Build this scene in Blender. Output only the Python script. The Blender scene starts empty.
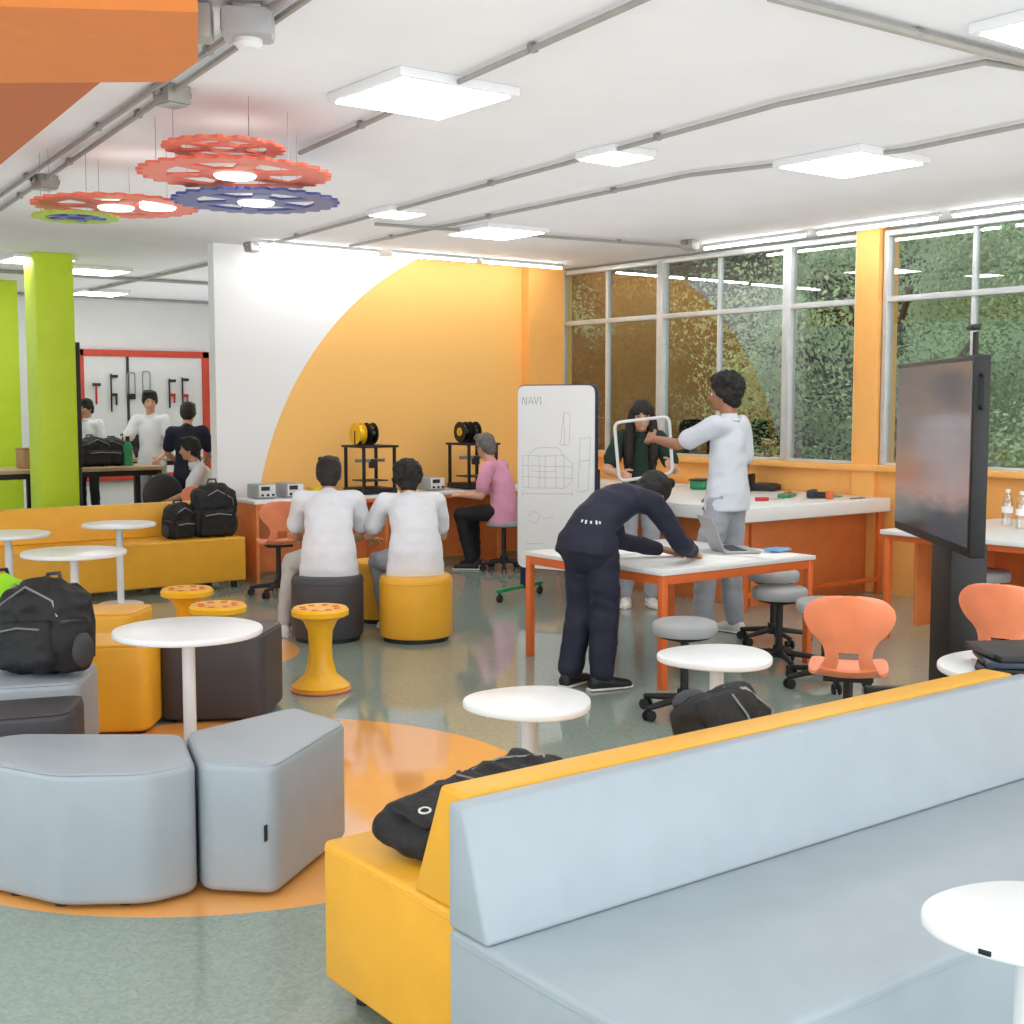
import bpy, bmesh, math, random
from mathutils import Vector, Matrix, noise, Euler
random.seed(7)
SC=bpy.context.scene; COL=SC.collection
PI=math.pi; sin=math.sin; cos=math.cos; R=math.radians
def V(*a): return Vector(a)
# ---------------------------------------------------------------- camera
H=1.52; F=1290.0; YAW=R(37.2); PT=math.atan(109/1290)
fw=V(sin(YAW),cos(YAW),0); rt=V(cos(YAW),-sin(YAW),0)
def W(px,py,z=0.0):
    v=(py-512)/F; a=(px-512)/F
    k=(H-z)/(sin(PT)+v*cos(PT))
    p=fw*((cos(PT)-v*sin(PT))*k)+rt*(a*k)
    return V(p.x,p.y,z)
def D(px,d,z=0.0):
    p=fw*d+rt*((px-512)/F*d); return V(p.x,p.y,z)
cd=bpy.data.cameras.new('camera'); cam=bpy.data.objects.new('camera',cd); COL.objects.link(cam)
cam.location=(0,0,H); cam.rotation_euler=(PI/2-PT,0,-YAW); cd.sensor_width=36; cd.lens=F/1024*36
cd.clip_end=200; SC.camera=cam
SC.view_settings.view_transform='Standard'
# ---------------------------------------------------------------- materials
def lin(c):
    c=c/255; return c/12.92 if c<=.04045 else ((c+.055)/1.055)**2.4
def rgb(c): return (lin(c[0]),lin(c[1]),lin(c[2]),1)
def mat(name,c,rough=.5,metal=0,var=.08,scale=9,bump=0,bscale=60,emit=0,coat=0,spec=.5):
    m=bpy.data.materials.new(name); m.use_nodes=True; n=m.node_tree.nodes; l=m.node_tree.links
    b=n['Principled BSDF']; b.inputs['Roughness'].default_value=rough; b.inputs['Metallic'].default_value=metal
    b.inputs['Specular IOR Level'].default_value=spec
    if coat: b.inputs['Coat Weight'].default_value=coat; b.inputs['Coat Roughness'].default_value=.1
    tc=n.new('ShaderNodeTexCoord'); nz=n.new('ShaderNodeTexNoise'); nz.inputs['Scale'].default_value=scale; nz.inputs['Detail'].default_value=3
    l.new(tc.outputs['Object'],nz.inputs['Vector'])
    rp=n.new('ShaderNodeMapRange'); rp.inputs['From Min'].default_value=.3; rp.inputs['From Max'].default_value=.7
    rp.inputs['To Min'].default_value=1-var; rp.inputs['To Max'].default_value=1+var*.5
    l.new(nz.outputs['Fac'],rp.inputs['Value'])
    mx=n.new('ShaderNodeVectorMath'); mx.operation='SCALE'; mx.inputs[0].default_value=rgb(c)[:3]
    l.new(rp.outputs[0],mx.inputs['Scale']); l.new(mx.outputs[0],b.inputs['Base Color'])
    if bump:
        n2=n.new('ShaderNodeTexNoise'); n2.inputs['Scale'].default_value=bscale; l.new(tc.outputs['Object'],n2.inputs['Vector'])
        bp=n.new('ShaderNodeBump'); bp.inputs['Strength'].default_value=bump; bp.inputs['Distance'].default_value=.01
        l.new(n2.outputs['Fac'],bp.inputs['Height']); l.new(bp.outputs[0],b.inputs['Normal'])
    if emit:
        b.inputs['Emission Color'].default_value=rgb(c); b.inputs['Emission Strength'].default_value=emit
    return m
M={}
def dm(k,*a,**kw): M[k]=mat(k,*a,**kw)
dm('white_paint',(243,244,245),.7,var=.02); dm('ceiling_paint',(235,236,240),.8,var=.03,scale=2)
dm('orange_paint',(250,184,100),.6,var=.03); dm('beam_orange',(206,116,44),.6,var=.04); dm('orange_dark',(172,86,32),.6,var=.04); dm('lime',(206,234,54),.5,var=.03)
dm('grey_vinyl',(162,172,180),.4,var=.04,bump=.08,bscale=260); dm('yellow_vinyl',(238,174,46),.42,var=.05,bump=.08,bscale=260)
dm('dark_vinyl',(66,64,68),.5,bump=.05,bscale=300)
dm('white_top',(240,242,243),.28,var=.02); dm('white_metal',(228,230,232),.35,var=.03); dm('orange_metal',(226,110,50),.4)
dm('orange_board',(226,130,70),.45); dm('orange_plastic',(246,146,104),.35)
dm('black',(22,22,24),.5); dm('black_fabric',(24,24,27),.68,bump=.35,bscale=120); dm('charcoal',(48,50,54),.5); dm('strap',(58,60,64),.6)
dm('black_gloss',(14,14,16),.2); dm('grey_fabric',(166,168,170),.7); dm('grey_plastic',(165,168,170),.4)
dm('steel',(150,150,150),.35,metal=.8); dm('conduit',(158,156,151),.45,metal=.2); dm('aluminium',(210,213,215),.35,metal=.2)
dm('yellow_plastic',(247,184,34),.35); dm('orange_gear',(224,108,84),.4); dm('blue_gear',(62,78,140),.4); dm('green_gear',(150,180,60),.4)
dm('lamp',(255,254,251),.5,var=0,emit=11); dm('lamp_tube',(255,254,251),.5,var=0,emit=36); dm('lamp_disc',(255,250,240),.5,var=0,emit=2.5)
dm('skin_light',(218,168,138),.5,var=.05); dm('skin_mid',(198,146,114),.5,var=.05); dm('skin_dark',(166,116,88),.5,var=.05)
dm('hair_black',(16,14,13),.6,var=.2,scale=60,bump=.5,bscale=150); dm('hair_brown',(30,21,17),.55,var=.2,scale=60,bump=.5,bscale=150)
dm('hair_grey',(112,108,104),.6,var=.3,scale=60,bump=.5,bscale=150)
dm('shirt_white',(226,228,234),.8,var=.04); dm('shirt_pale',(208,214,224),.8,var=.04); dm('shirt_pink',(228,160,188),.8)
dm('navy',(26,30,52),.75); dm('trouser_grey',(164,168,176),.8); dm('trouser_cream',(190,188,186),.8); dm('trouser_black',(22,22,26),.8)
dm('shirt_green',(28,52,42),.8); dm('shoe_white',(232,230,226),.5); dm('shoe_black',(24,24,26),.5)
dm('lip',(170,94,86),.5); dm('eye_white',(230,228,224),.3); dm('pupil',(24,16,12),.2)
dm('red_frame',(220,78,54),.5); dm('board_white',(246,247,248),.2,var=.01); dm('ink',(168,172,182),.6); dm('ink_dark',(120,124,134),.6); dm('navy_frame',(30,38,84),.4)
dm('green_plastic',(40,140,90),.4); dm('wood',(190,164,130),.5,var=.15,scale=5); dm('paper',(251,251,249),.7); dm('cardboard',(176,140,100),.8)
dm('lime_fabric',(150,220,30),.7); dm('red',(200,44,34),.4); dm('mask',(126,182,226),.7); dm('yellow_bin',(240,214,20),.4)
dm('bark',(90,80,68),.9,bump=.5,spec=0); dm('leaf_dark',(36,38,28),1,var=.1,scale=.4,spec=0); dm('leaf_mid',(156,178,134),1,var=.3,scale=.7,spec=0); dm('hill',(112,130,100),1,var=.35,scale=.6,spec=0)
dm('blue_case',(44,58,76),.4); dm('rubber',(30,30,32),.7)
def nodes_mat(name):
    m=bpy.data.materials.new(name); m.use_nodes=True; return m,m.node_tree.nodes,m.node_tree.links
# floor: polished green-grey terrazzo with two orange painted discs
m,n,l=nodes_mat('terrazzo'); b=n['Principled BSDF']; b.inputs['Roughness'].default_value=.06; b.inputs['Specular IOR Level'].default_value=.85
geo=n.new('ShaderNodeNewGeometry'); vo=n.new('ShaderNodeTexVoronoi'); vo.inputs['Scale'].default_value=90; l.new(geo.outputs['Position'],vo.inputs['Vector'])
nz=n.new('ShaderNodeTexNoise'); nz.inputs['Scale'].default_value=1.3; l.new(geo.outputs['Position'],nz.inputs['Vector'])
cr=n.new('ShaderNodeValToRGB'); cr.color_ramp.elements[0].color=rgb((142,158,147)); cr.color_ramp.elements[1].color=rgb((166,179,167)); l.new(vo.outputs['Color'],cr.inputs['Fac'])
mm=n.new('ShaderNodeMixRGB'); mm.blend_type='MULTIPLY'; mm.inputs[0].default_value=.18; l.new(cr.outputs[0],mm.inputs[1]); l.new(nz.outputs['Fac'],mm.inputs[2])
prev=mm.outputs[0]
for c,r in (((2.12,4.58,0),1.22),((D(172,7.75).x,D(172,7.75).y,0),.74)):
    ds=n.new('ShaderNodeVectorMath'); ds.operation='DISTANCE'; ds.inputs[1].default_value=c; l.new(geo.outputs['Position'],ds.inputs[0])
    lt=n.new('ShaderNodeMath'); lt.operation='LESS_THAN'; lt.inputs[1].default_value=r; l.new(ds.outputs['Value'],lt.inputs[0])
    mx=n.new('ShaderNodeMixRGB'); mx.inputs[2].default_value=rgb((246,174,96)); l.new(lt.outputs[0],mx.inputs[0]); l.new(prev,mx.inputs[1]); prev=mx.outputs[0]
l.new(prev,b.inputs['Base Color']); M['floor']=m
# mural wall: white with an orange quarter disc
m,n,l=nodes_mat('mural'); b=n['Principled BSDF']; b.inputs['Roughness'].default_value=.6
geo=n.new('ShaderNodeNewGeometry'); sx=n.new('ShaderNodeVectorMath'); sx.operation='MULTIPLY'; sx.inputs[1].default_value=(1,0,1); l.new(geo.outputs['Position'],sx.inputs[0])
ds=n.new('ShaderNodeVectorMath'); ds.operation='DISTANCE'; ds.inputs[1].default_value=(8.15,0,.14); l.new(sx.outputs[0],ds.inputs[0])
lt=n.new('ShaderNodeMath'); lt.operation='LESS_THAN'; lt.inputs[1].default_value=3.04; l.new(ds.outputs['Value'],lt.inputs[0])
mx=n.new('ShaderNodeMixRGB'); mx.inputs[1].default_value=rgb((243,244,246)); mx.inputs[2].default_value=rgb((254,199,114)); l.new(lt.outputs[0],mx.inputs[0]); l.new(mx.outputs[0],b.inputs['Base Color']); M['mural']=m
# window glass
m,n,l=nodes_mat('window_glass'); n.remove(n['Principled BSDF']); o=n['Material Output']
tr=n.new('ShaderNodeBsdfTransparent'); tr.inputs[0].default_value=(.88,.91,.89,1); gl=n.new('ShaderNodeBsdfGlossy'); gl.inputs['Roughness'].default_value=.01
lw=n.new('ShaderNodeLayerWeight'); pw=n.new('ShaderNodeMath'); pw.operation='POWER'; pw.inputs[1].default_value=2.2; l.new(lw.outputs['Facing'],pw.inputs[0])
mr=n.new('ShaderNodeMapRange'); mr.inputs['To Min'].default_value=.08; mr.inputs['To Max'].default_value=1.2; l.new(pw.outputs[0],mr.inputs[0])
ms=n.new('ShaderNodeMixShader'); l.new(mr.outputs[0],ms.inputs[0]); l.new(tr.outputs[0],ms.inputs[1]); l.new(gl.outputs[0],ms.inputs[2]); l.new(ms.outputs[0],o.inputs[0]); M['glass']=m
m,n,l=nodes_mat('clear_plastic'); n.remove(n['Principled BSDF']); o=n['Material Output']
tr=n.new('ShaderNodeBsdfTransparent'); tr.inputs[0].default_value=(.9,.92,.92,1); gl=n.new('ShaderNodeBsdfGlossy'); gl.inputs['Roughness'].default_value=.05
ms=n.new('ShaderNodeMixShader'); ms.inputs[0].default_value=.22; l.new(tr.outputs[0],ms.inputs[1]); l.new(gl.outputs[0],ms.inputs[2]); l.new(ms.outputs[0],o.inputs[0]); M['clear']=m
# display picture: dusk sky over dark land
m,n,l=nodes_mat('screen_picture'); b=n['Principled BSDF']; b.inputs['Roughness'].default_value=.12
tc=n.new('ShaderNodeTexCoord'); sp=n.new('ShaderNodeSeparateXYZ'); l.new(tc.outputs['Object'],sp.inputs[0])
nz=n.new('ShaderNodeTexNoise'); nz.inputs['Scale'].default_value=3; l.new(tc.outputs['Object'],nz.inputs[0])
ma=n.new('ShaderNodeMath'); ma.operation='MULTIPLY_ADD'; ma.inputs[1].default_value=.22; l.new(nz.outputs['Fac'],ma.inputs[0]); l.new(sp.outputs['Z'],ma.inputs[2])
mr=n.new('ShaderNodeMapRange'); mr.inputs['From Min'].default_value=.95; mr.inputs['From Max'].default_value=1.8; l.new(ma.outputs[0],mr.inputs[0])
cr=n.new('ShaderNodeValToRGB'); e=cr.color_ramp.elements; e[0].color=rgb((44,46,52)); e[1].color=rgb((92,94,98))
for p,c in ((.2,(54,54,58)),(.3,(134,100,92)),(.45,(126,108,104)),(.75,(106,102,104))): q=e.new(p); q.color=rgb(c)
l.new(mr.outputs[0],cr.inputs[0]); l.new(cr.outputs[0],b.inputs['Base Color']); l.new(cr.outputs[0],b.inputs['Emission Color']); b.inputs['Emission Strength'].default_value=.5; M['screen']=m
# ---------------------------------------------------------------- mesh helpers
class MB:
    def __init__(s): s.bm=bmesh.new()
    def _add(s,t,X=None):
        if X is not None: t.transform(X)
        me=bpy.data.meshes.new('tmp'); t.to_mesh(me); t.free(); s.bm.from_mesh(me); bpy.data.meshes.remove(me); return s
    def box(s,c,d,bev=0,seg=2,rz=0,X=None):
        t=bmesh.new(); bmesh.ops.create_cube(t,size=1); bmesh.ops.scale(t,vec=d,verts=t.verts)
        if bev: bmesh.ops.bevel(t,geom=t.edges[:],offset=bev,segments=seg,profile=.5,affect='EDGES',clamp_overlap=True)
        Y=Matrix.Translation(c)@Matrix.Rotation(rz,4,'Z')
        if X is not None: Y=Matrix.Translation(c)@X
        return s._add(t,Y)
    def loft(s,secs,n=16):
        t=bmesh.new(); rs=[]
        for c,X,Y in secs: rs.append([t.verts.new(c+X*cos(2*PI*i/n)+Y*sin(2*PI*i/n)) for i in range(n)])
        for a,b in zip(rs,rs[1:]):
            for i in range(n): t.faces.new((a[i],a[(i+1)%n],b[(i+1)%n],b[i]))
        t.faces.new(rs[0][::-1]); t.faces.new(rs[-1]); bmesh.ops.recalc_face_normals(t,faces=t.faces[:]); return s._add(t)
    def cyl(s,p0,p1,r0,r1=None,n=16):
        p0=Vector(p0);p1=Vector(p1); r1=r0 if r1 is None else r1; X,Y=frame(p1-p0)
        return s.loft([(p0,X*r0,Y*r0),(p1,X*r1,Y*r1)],n)
    def caps(s,p0,p1,r0,r1=None,n=12):
        p0=Vector(p0);p1=Vector(p1); r1=r0 if r1 is None else r1
        if (p1-p0).length<1e-5: p1=p0+V(0,0,1e-4)
        d=(p1-p0).normalized(); X,Y=frame(d); L=[]
        for th in (75,45,20): L.append((p0-d*r0*sin(R(th)),X*r0*cos(R(th)),Y*r0*cos(R(th))))
        L+= [(p0,X*r0,Y*r0),(p1,X*r1,Y*r1)]
        for th in (20,45,75): L.append((p1+d*r1*sin(R(th)),X*r1*cos(R(th)),Y*r1*cos(R(th))))
        return s.loft(L,n)
    def chain(s,pts,rs):
        for i in range(len(pts)-1): s.caps(pts[i],pts[i+1],rs[i],rs[i+1])
        return s
    def tube(s,pts,r,n=8):
        pts=[Vector(p) for p in pts]; L=[]; X=None
        for i,p in enumerate(pts):
            d=((pts[min(i+1,len(pts)-1)]-p).normalized()+(p-pts[max(i-1,0)]).normalized())
            if d.length<1e-6: d=V(0,0,1)
            d.normalize()
            if X is None: X,_=frame(d)
            else:
                X=X-d*X.dot(d); X.normalize()
            L.append((p,X*r,d.cross(X)*r))
        return s.loft(L,n)
    def prism(s,poly,z0,z1,bev=0,seg=3,X=None):
        t=bmesh.new(); a=[t.verts.new((p[0],p[1],z0)) for p in poly]; b=[t.verts.new((p[0],p[1],z1)) for p in poly]; k=len(poly)
        for i in range(k): t.faces.new((a[i],a[(i+1)%k],b[(i+1)%k],b[i]))
        t.faces.new(a[::-1]); t.faces.new(b); bmesh.ops.recalc_face_normals(t,faces=t.faces[:])
        if bev:
            es=[e for e in t.edges if abs(e.verts[0].co.z-e.verts[1].co.z)<1e-6]
            if k<8: es=t.edges[:]
            bmesh.ops.bevel(t,geom=es,offset=bev,segments=seg,profile=.5,affect='EDGES',clamp_overlap=True)
        return s._add(t,X)
    def prismx(s,poly,x0,x1,bev=0,seg=3):   # polygon in (y,z) swept along x
        X=Matrix(((0,0,1,0),(1,0,0,0),(0,1,0,0),(0,0,0,1)))
        return s.prism(poly,x0,x1,bev,seg,X)
    def ring(s,outer,inner,z0,z1):
        t=bmesh.new(); k=len(outer)
        q=[[t.verts.new((p[0],p[1],z)) for p in P] for z in (z0,z1) for P in (outer,inner)]
        for i in range(k):
            j=(i+1)%k
            t.faces.new((q[0][i],q[0][j],q[1][j],q[1][i])); t.faces.new((q[2][i],q[3][i],q[3][j],q[2][j]))
            t.faces.new((q[0][i],q[2][i],q[2][j],q[0][j])); t.faces.new((q[1][i],q[1][j],q[3][j],q[3][i]))
        bmesh.ops.recalc_face_normals(t,faces=t.faces[:]); return s._add(t)
    def lathe(s,prof,c=(0,0,0),n=32):
        L=[(V(c[0],c[1],c[2]+z),V(max(r,1e-4),0,0),V(0,max(r,1e-4),0)) for r,z in prof]; return s.loft(L,n)
    def ell(s,c,r,X=V(1,0,0),Y=V(0,1,0),Z=V(0,0,1),sub=3):
        t=bmesh.new(); bmesh.ops.create_icosphere(t,subdivisions=sub,radius=1)
        m=Matrix.Identity(4)
        for i,(a,k) in enumerate(((X,r[0]),(Y,r[1]),(Z,r[2]))):
            for j in range(3): m[j][i]=a[j]*k
        return s._add(t,Matrix.Translation(c)@m)
    def mesh(s,name):
        me=bpy.data.meshes.new(name); s.bm.to_mesh(me); s.bm.free(); return me
    def build(s,name,m,parent=None,loc=None,rz=0,ang=38):
        return link(name,s.mesh(name),m,parent,loc,rz,ang)
def frame(d):
    d=Vector(d).normalized(); a=V(0,0,1) if abs(d.z)<.95 else V(1,0,0)
    X=a.cross(d).normalized(); return X,d.cross(X)
def link(name,me,m,parent=None,loc=None,rz=0,ang=38):
    me.materials.clear(); me.materials.append(M[m] if isinstance(m,str) else m)
    me.polygons.foreach_set('use_smooth',[True]*len(me.polygons))
    if ang<170: me.set_sharp_from_angle(angle=R(ang))
    o=bpy.data.objects.new(name,me); COL.objects.link(o)
    if parent: o.parent=parent
    if loc is not None: o.location=loc
    o.rotation_euler=(0,0,rz); return o
def tag(o,label,cat,group=None,kind=None):
    o['label']=label; o['category']=cat
    if group: o['group']=group
    if kind: o['kind']=kind
    return o
def thing(name,label,cat,loc=(0,0,0),rz=0,group=None):
    o=bpy.data.objects.new(name,None); o.empty_display_size=.1; COL.objects.link(o); o.location=loc; o.rotation_euler=(0,0,rz)
    return tag(o,label,cat,group)
def struct(o): o['kind']='structure'; return o
def dup(root,loc,rz=0,label=None,group=None):
    r=root.copy(); COL.objects.link(r); r.location=loc; r.rotation_euler=(0,0,rz)
    if label: r['label']=label
    if group: r['group']=group
    for ch in list(root.children):
        c=ch.copy(); COL.objects.link(c); c.parent=r
        for g in list(ch.children):
            d=g.copy(); COL.objects.link(d); d.parent=c
    return r
def rpoly(poly,r,n=6):
    out=[]; k=len(poly)
    for i in range(k):
        p=Vector(poly[i][:2]); a=Vector(poly[i-1][:2]); b=Vector(poly[(i+1)%k][:2])
        q0=p+(a-p).normalized()*min(r,(a-p).length*.48); q1=p+(b-p).normalized()*min(r,(b-p).length*.48)
        for j in range(n+1):
            t=j/n; out.append(tuple(q0*(1-t)**2+p*2*t*(1-t)+q1*t*t))
    return out
def circ(r,n=48,c=(0,0)): return [(c[0]+r*cos(2*PI*i/n),c[1]+r*sin(2*PI*i/n)) for i in range(n)]
def fuse(mb,vox,it=3,fac=.5,fold=0,fs=14):
    me=mb.mesh('t'); o=bpy.data.objects.new('t',me); COL.objects.link(o)
    r=o.modifiers.new('r','REMESH'); r.mode='VOXEL'; r.voxel_size=vox
    s=o.modifiers.new('s','SMOOTH'); s.factor=fac; s.iterations=it
    bpy.context.view_layer.update(); dg=bpy.context.evaluated_depsgraph_get()
    out=bpy.data.meshes.new_from_object(o.evaluated_get(dg)); bpy.data.objects.remove(o); bpy.data.meshes.remove(me)
    if fold:
        ns=[v.normal.copy() for v in out.vertices]
        for v,q in zip(out.vertices,ns):
            c=v.co; k=noise.noise(V(c.x*fs,c.y*fs,c.z*fs*.6)); k2=1-abs(noise.noise(V(c.x*fs*.6+9,c.y*fs*.6,c.z*fs*1.1)))*2
            v.co=c+q*fold*(k*.7+k2*.6)
    return out
# ---------------------------------------------------------------- room shell
XR=8.6; YB=10.55; ZC=2.9; YF=17.5
struct(MB().box((2.5,7.0,-.1),(12.6,23,.2)).build('floor','floor'))
struct(MB().box((2.5,7.0,ZC+.1),(12.6,23,.2)).build('ceiling','ceiling_paint'))
struct(MB().box(((4.77+XR+.2)/2,YB+.06,ZC/2),(XR+.2-4.77,.12,ZC)).build('wall_back','mural'))
struct(MB().box((2.5,YF+.1,ZC/2),(12.6,.2,ZC)).build('wall_far','white_paint'))
struct(MB().box((XR+.1,14.2,ZC/2),(.2,6.7,ZC)).build('wall_far_right','white_paint'))
struct(MB().box((-3.7,7.0,ZC/2),(.2,23,ZC)).build('wall_left','white_paint'))
wl=MB(); wl.box((XR+.1,5.0,.5),(.2,11.1,1.0)); wl.box((XR+.1,6.585,1.95),(.24,.21,1.9)); wl.box((XR+.1,1.3,1.95),(.2,3.7,1.9))
struct(wl.build('wall_right','orange_paint'))
struct(MB().box(((8.13+XR)/2,YB-.06,ZC/2),(XR-8.13,.12,ZC)).build('trim_1','orange_paint'))
struct(MB().box((XR-.02,6.585,ZC/2),(.05,.225,ZC),.005).build('trim_2','orange_paint'))
struct(MB().box((XR-.04,7.0,1.0),(.1,7.0,.05),.008).build('trim_4','orange_paint'))
def soffit(name,pix,z,m):
    struct(MB().prism([tuple(W(a,b,z)[:2]) for a,b in pix],z,ZC).build(name,m))
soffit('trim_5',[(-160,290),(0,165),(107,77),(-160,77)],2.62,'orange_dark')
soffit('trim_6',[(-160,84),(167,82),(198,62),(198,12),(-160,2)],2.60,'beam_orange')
def column(name,px,d,w):
    p=D(px,d); struct(MB().box((p.x,p.y,ZC/2),(w,w,ZC),.01).build(name,'lime'))
column('trim_7',54,12.2,.35); column('trim_8',2,14.8,.36)
wn=0
def window(y0,y1,muls,z0=1.0,z1=2.88,zt=2.34):
    global wn; wn+=1
    fr=MB(); x=XR+.05; w=.045
    for y in (y0+w/2,y1-w/2): fr.box((x,y,(z0+z1)/2),(.08,w,z1-z0),.004)
    for z in (z0+w/2,z1-w/2,zt): fr.box((x,(y0+y1)/2,z),(.075,y1-y0-.01,w),.004)
    o=struct(fr.build('window_%d'%wn,'aluminium'))
    ys=[y0]+muls+[y1]
    for y in muls: MB().box((x,y,(z0+z1)/2),(.05,.03,z1-z0-.1),.003).build('mullion','aluminium',o)
    for a,b in zip(ys,ys[1:]):
        for c,d in ((z0,zt),(zt,z1)): MB().box((x+.005,(a+b)/2,(c+d)/2),(.006,abs(b-a)-.03,d-c-.05)).build('pane','glass',o)
window(9.02,10.53,[9.80]); window(7.46,9.02,[8.27]); window(6.70,7.46,[]); window(4.87,6.47,[5.67]); window(3.2,4.87,[4.05])
# ---------------------------------------------------------------- outdoors
XZR=Matrix(((1,0,0,0),(0,0,1,0),(0,1,0,0),(0,0,0,1)))
tag(MB().prism([(18.6,-3.6),(21.5,2.5),(27,10),(27,-4),(18.6,-4)],-6,28,0,1,XZR).build('backdrop_slope','hill'),'dark green slope added behind the trees to hide the sky','backdrop_slope')  # added slope, blocks the bright sky in gaps between the trees
tag(MB().box((13.9,11,-3.71),(9.3,34,.28)).build('lawn','hill'),'grassy ground under the trees outside','lawn')
def leafmesh(nl,rad,hgt,seed):
    rr=random.Random(seed); vs=[];fs=[]
    cl=[(V(rr.uniform(-1,1)*rad*.7,rr.uniform(-1,1)*rad*.7,rr.uniform(0,1)*hgt),rr.uniform(.45,.9)) for _ in range(30)]
    for i in range(nl):
        c,q=rr.choice(cl); d=V(rr.gauss(0,1),rr.gauss(0,1),rr.gauss(0,.8)); d.normalize(); p=c+d*q*(rr.random()**.4)
        t1=d.cross(V(rr.gauss(0,1),rr.gauss(0,1),rr.gauss(0,1))).normalized(); b=(d.cross(t1)+d*rr.gauss(0,.35)).normalized(); a=(t1+d*rr.gauss(0,.35)).normalized()
        L=rr.uniform(.018,.042); k=len(vs); vs+= [p-a*L,p+b*L*.55,p+a*L,p-b*L*.55]; fs.append((k,k+1,k+2,k+3))
    me=bpy.data.meshes.new('foliage'); me.from_pydata(vs,[],fs); return me
def make_tree(lab,leaf,seed,rad,hgt):
    t=thing('tree',lab,'tree',(0,0,0),0,'trees outside the windows')
    tk=MB(); tk.tube([(0,0,0),(.08,.05,1.5),(-.05,.1,3),(.1,0,4.6),(0,.1,6)],.11,8)
    rr=random.Random(seed)
    for i in range(7):
        z=rr.uniform(2,5); a=rr.uniform(0,6.28); tk.tube([(0,0,z),(cos(a)*.6,sin(a)*.6,z+.6),(cos(a)*1.3,sin(a)*1.3,z+1.4)],.035,6)
    tk.build('trunk','bark',t); me=leafmesh(34000,rad,hgt,seed); o=link('foliage',me,leaf,t,None,0,180); o.location=(0,0,2.4); return t
tr=[make_tree('dark leafy tree outside the windows nearest the mural corner','leaf_dark',3,1.7,5.0),make_tree('paler grey green tree beyond the windows by the orange pillar','leaf_mid',5,1.9,5.4)]
tsp=[(11.8,9.0,1),(11.2,13.3,0),(11.8,5.6,1),(11.8,2.4,1),(14.6,12.6,0),(15.2,8.4,1),(15.2,4.4,1),(11.6,17,0),(15.6,16.2,0)]
us={0:0,1:0}
for x,y,k in tsp:
    z=-3.56
    if us[k]==0: tr[k].location=(x,y,z); us[k]=1
    else: dup(tr[k],(x,y,z),random.uniform(0,6))
# ---------------------------------------------------------------- ceiling fittings
def led(label,x,y,s,group='square ceiling lights'):
    t=thing('ceiling_light',label,'ceiling light',(x,y,ZC),0,group)
    MB().box((0,0,-.020),(s,s,.040),.005).build('housing','white_metal',t)
    MB().box((0,0,-.041),(s*.9,s*.9,.010),.003).build('diffuser','lamp',t)
led('large square ceiling light nearest the hanging gears',3.22,4.90,.62)
led('small square ceiling light in the middle of the ceiling',4.83,5.42,.32)
led('large square ceiling light above the display screen',6.03,4.77,.62)
q=W(1090,30,2.86); led('large square ceiling light cut by the top right corner of the photo',q.x,q.y,.6)
led('small square ceiling light near the white end of the mural wall',5.01,7.96,.32)
led('large square ceiling light in front of the orange mural wall',6.19,8.36,.6)
for i,(x,y,lb) in enumerate(((3.9,12.6,'ceiling light beside top of the lime column'),(4.7,13.3,'ceiling light right of the lime column in the far room'),(5.66,15.9,'farthest ceiling light over the tool board'))): led(lb,x,y,.6)
for x,y in ((.6,1.2),(4.4,.2),(-.6,4.2),(6.6,1.4)): led('square ceiling light added for fill behind the camera',x,y,.6)  # extra panels out of view, added as fill light
for x,y in ((1.6,12.0),(2.6,14.6),(1.2,16.0),(7.2,12.6),(7.4,15.4)): led('unseen square ceiling light added to brighten the far room',x,y,.6)  # panels added out of sight to brighten the far room
def tubelight(label,a,b):
    a=Vector(a);b=Vector(b); c=(a+b)/2; t=thing('tube_light',label,'tube light',c,math.atan2((b-a).y,(b-a).x)); L=(b-a).length
    MB().box((0,0,-.015),(L,.04,.026),.005).build('housing','white_metal',t)
    MB().cyl((-L/2+.02,0,-.036),(L/2-.02,0,-.036),.012).build('tube','lamp_tube',t)
tubelight('tube light at the top of the windows nearest the mural corner',(8.25,8.1,ZC),(8.25,6.95,ZC)); tubelight('middle tube light along the top of the windows',(8.25,6.85,ZC),(8.25,5.72,ZC)); tubelight('tube light over the windows right of the orange pillar',(8.25,5.62,ZC),(8.25,4.3,ZC))
tubelight('left tube light washing the mural wall',(6.3,10.1,ZC),(7.25,10.1,ZC)); tubelight('right tube light washing the mural wall near the corner',(7.3,10.1,ZC),(8.3,10.1,ZC))
tubelight('short tube light at the white end of the mural wall',(5.0,10.15,ZC),(6.2,10.15,ZC))
def conduit(label,pts,r=.013):
    o=tag(MB().tube(pts,r,8).build('conduit','conduit'),label,'conduit')
    for k in range(len(pts)-1):
        a=Vector(pts[k]);b=Vector(pts[k+1]); n_=int((b-a).length/1.3)
        for i in range(n_):
            p=a.lerp(b,(i+.5)/n_); MB().box((p.x,p.y,ZC-.022),(.035,.035,.034),.004).build('clip','steel',o)
zc=ZC-.026
def Wc(px,py): p=W(px,py,zc); return (p.x,p.y,zc)
conduit('left conduit of the pair running past the hanging gears',[Wc(0,196),Wc(290,-6)])
conduit('right conduit of the pair running past the hanging gears',[Wc(0,210),Wc(314,-6)])
conduit('conduit behind the nearest large ceiling light',[Wc(300,153),Wc(660,-8)])
conduit('long conduit through the middle small ceiling light ending in a bend',[Wc(262,246),Wc(560,165),Wc(780,104),Wc(985,62),Wc(1035,70)])
conduit('conduit running to the light above the display screen',[Wc(350,246),Wc(690,175),Wc(905,150),Wc(1040,122)])
conduit('thick conduit crossing the top right corner',[Wc(770,-4),Wc(1040,66)],.02)
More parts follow.
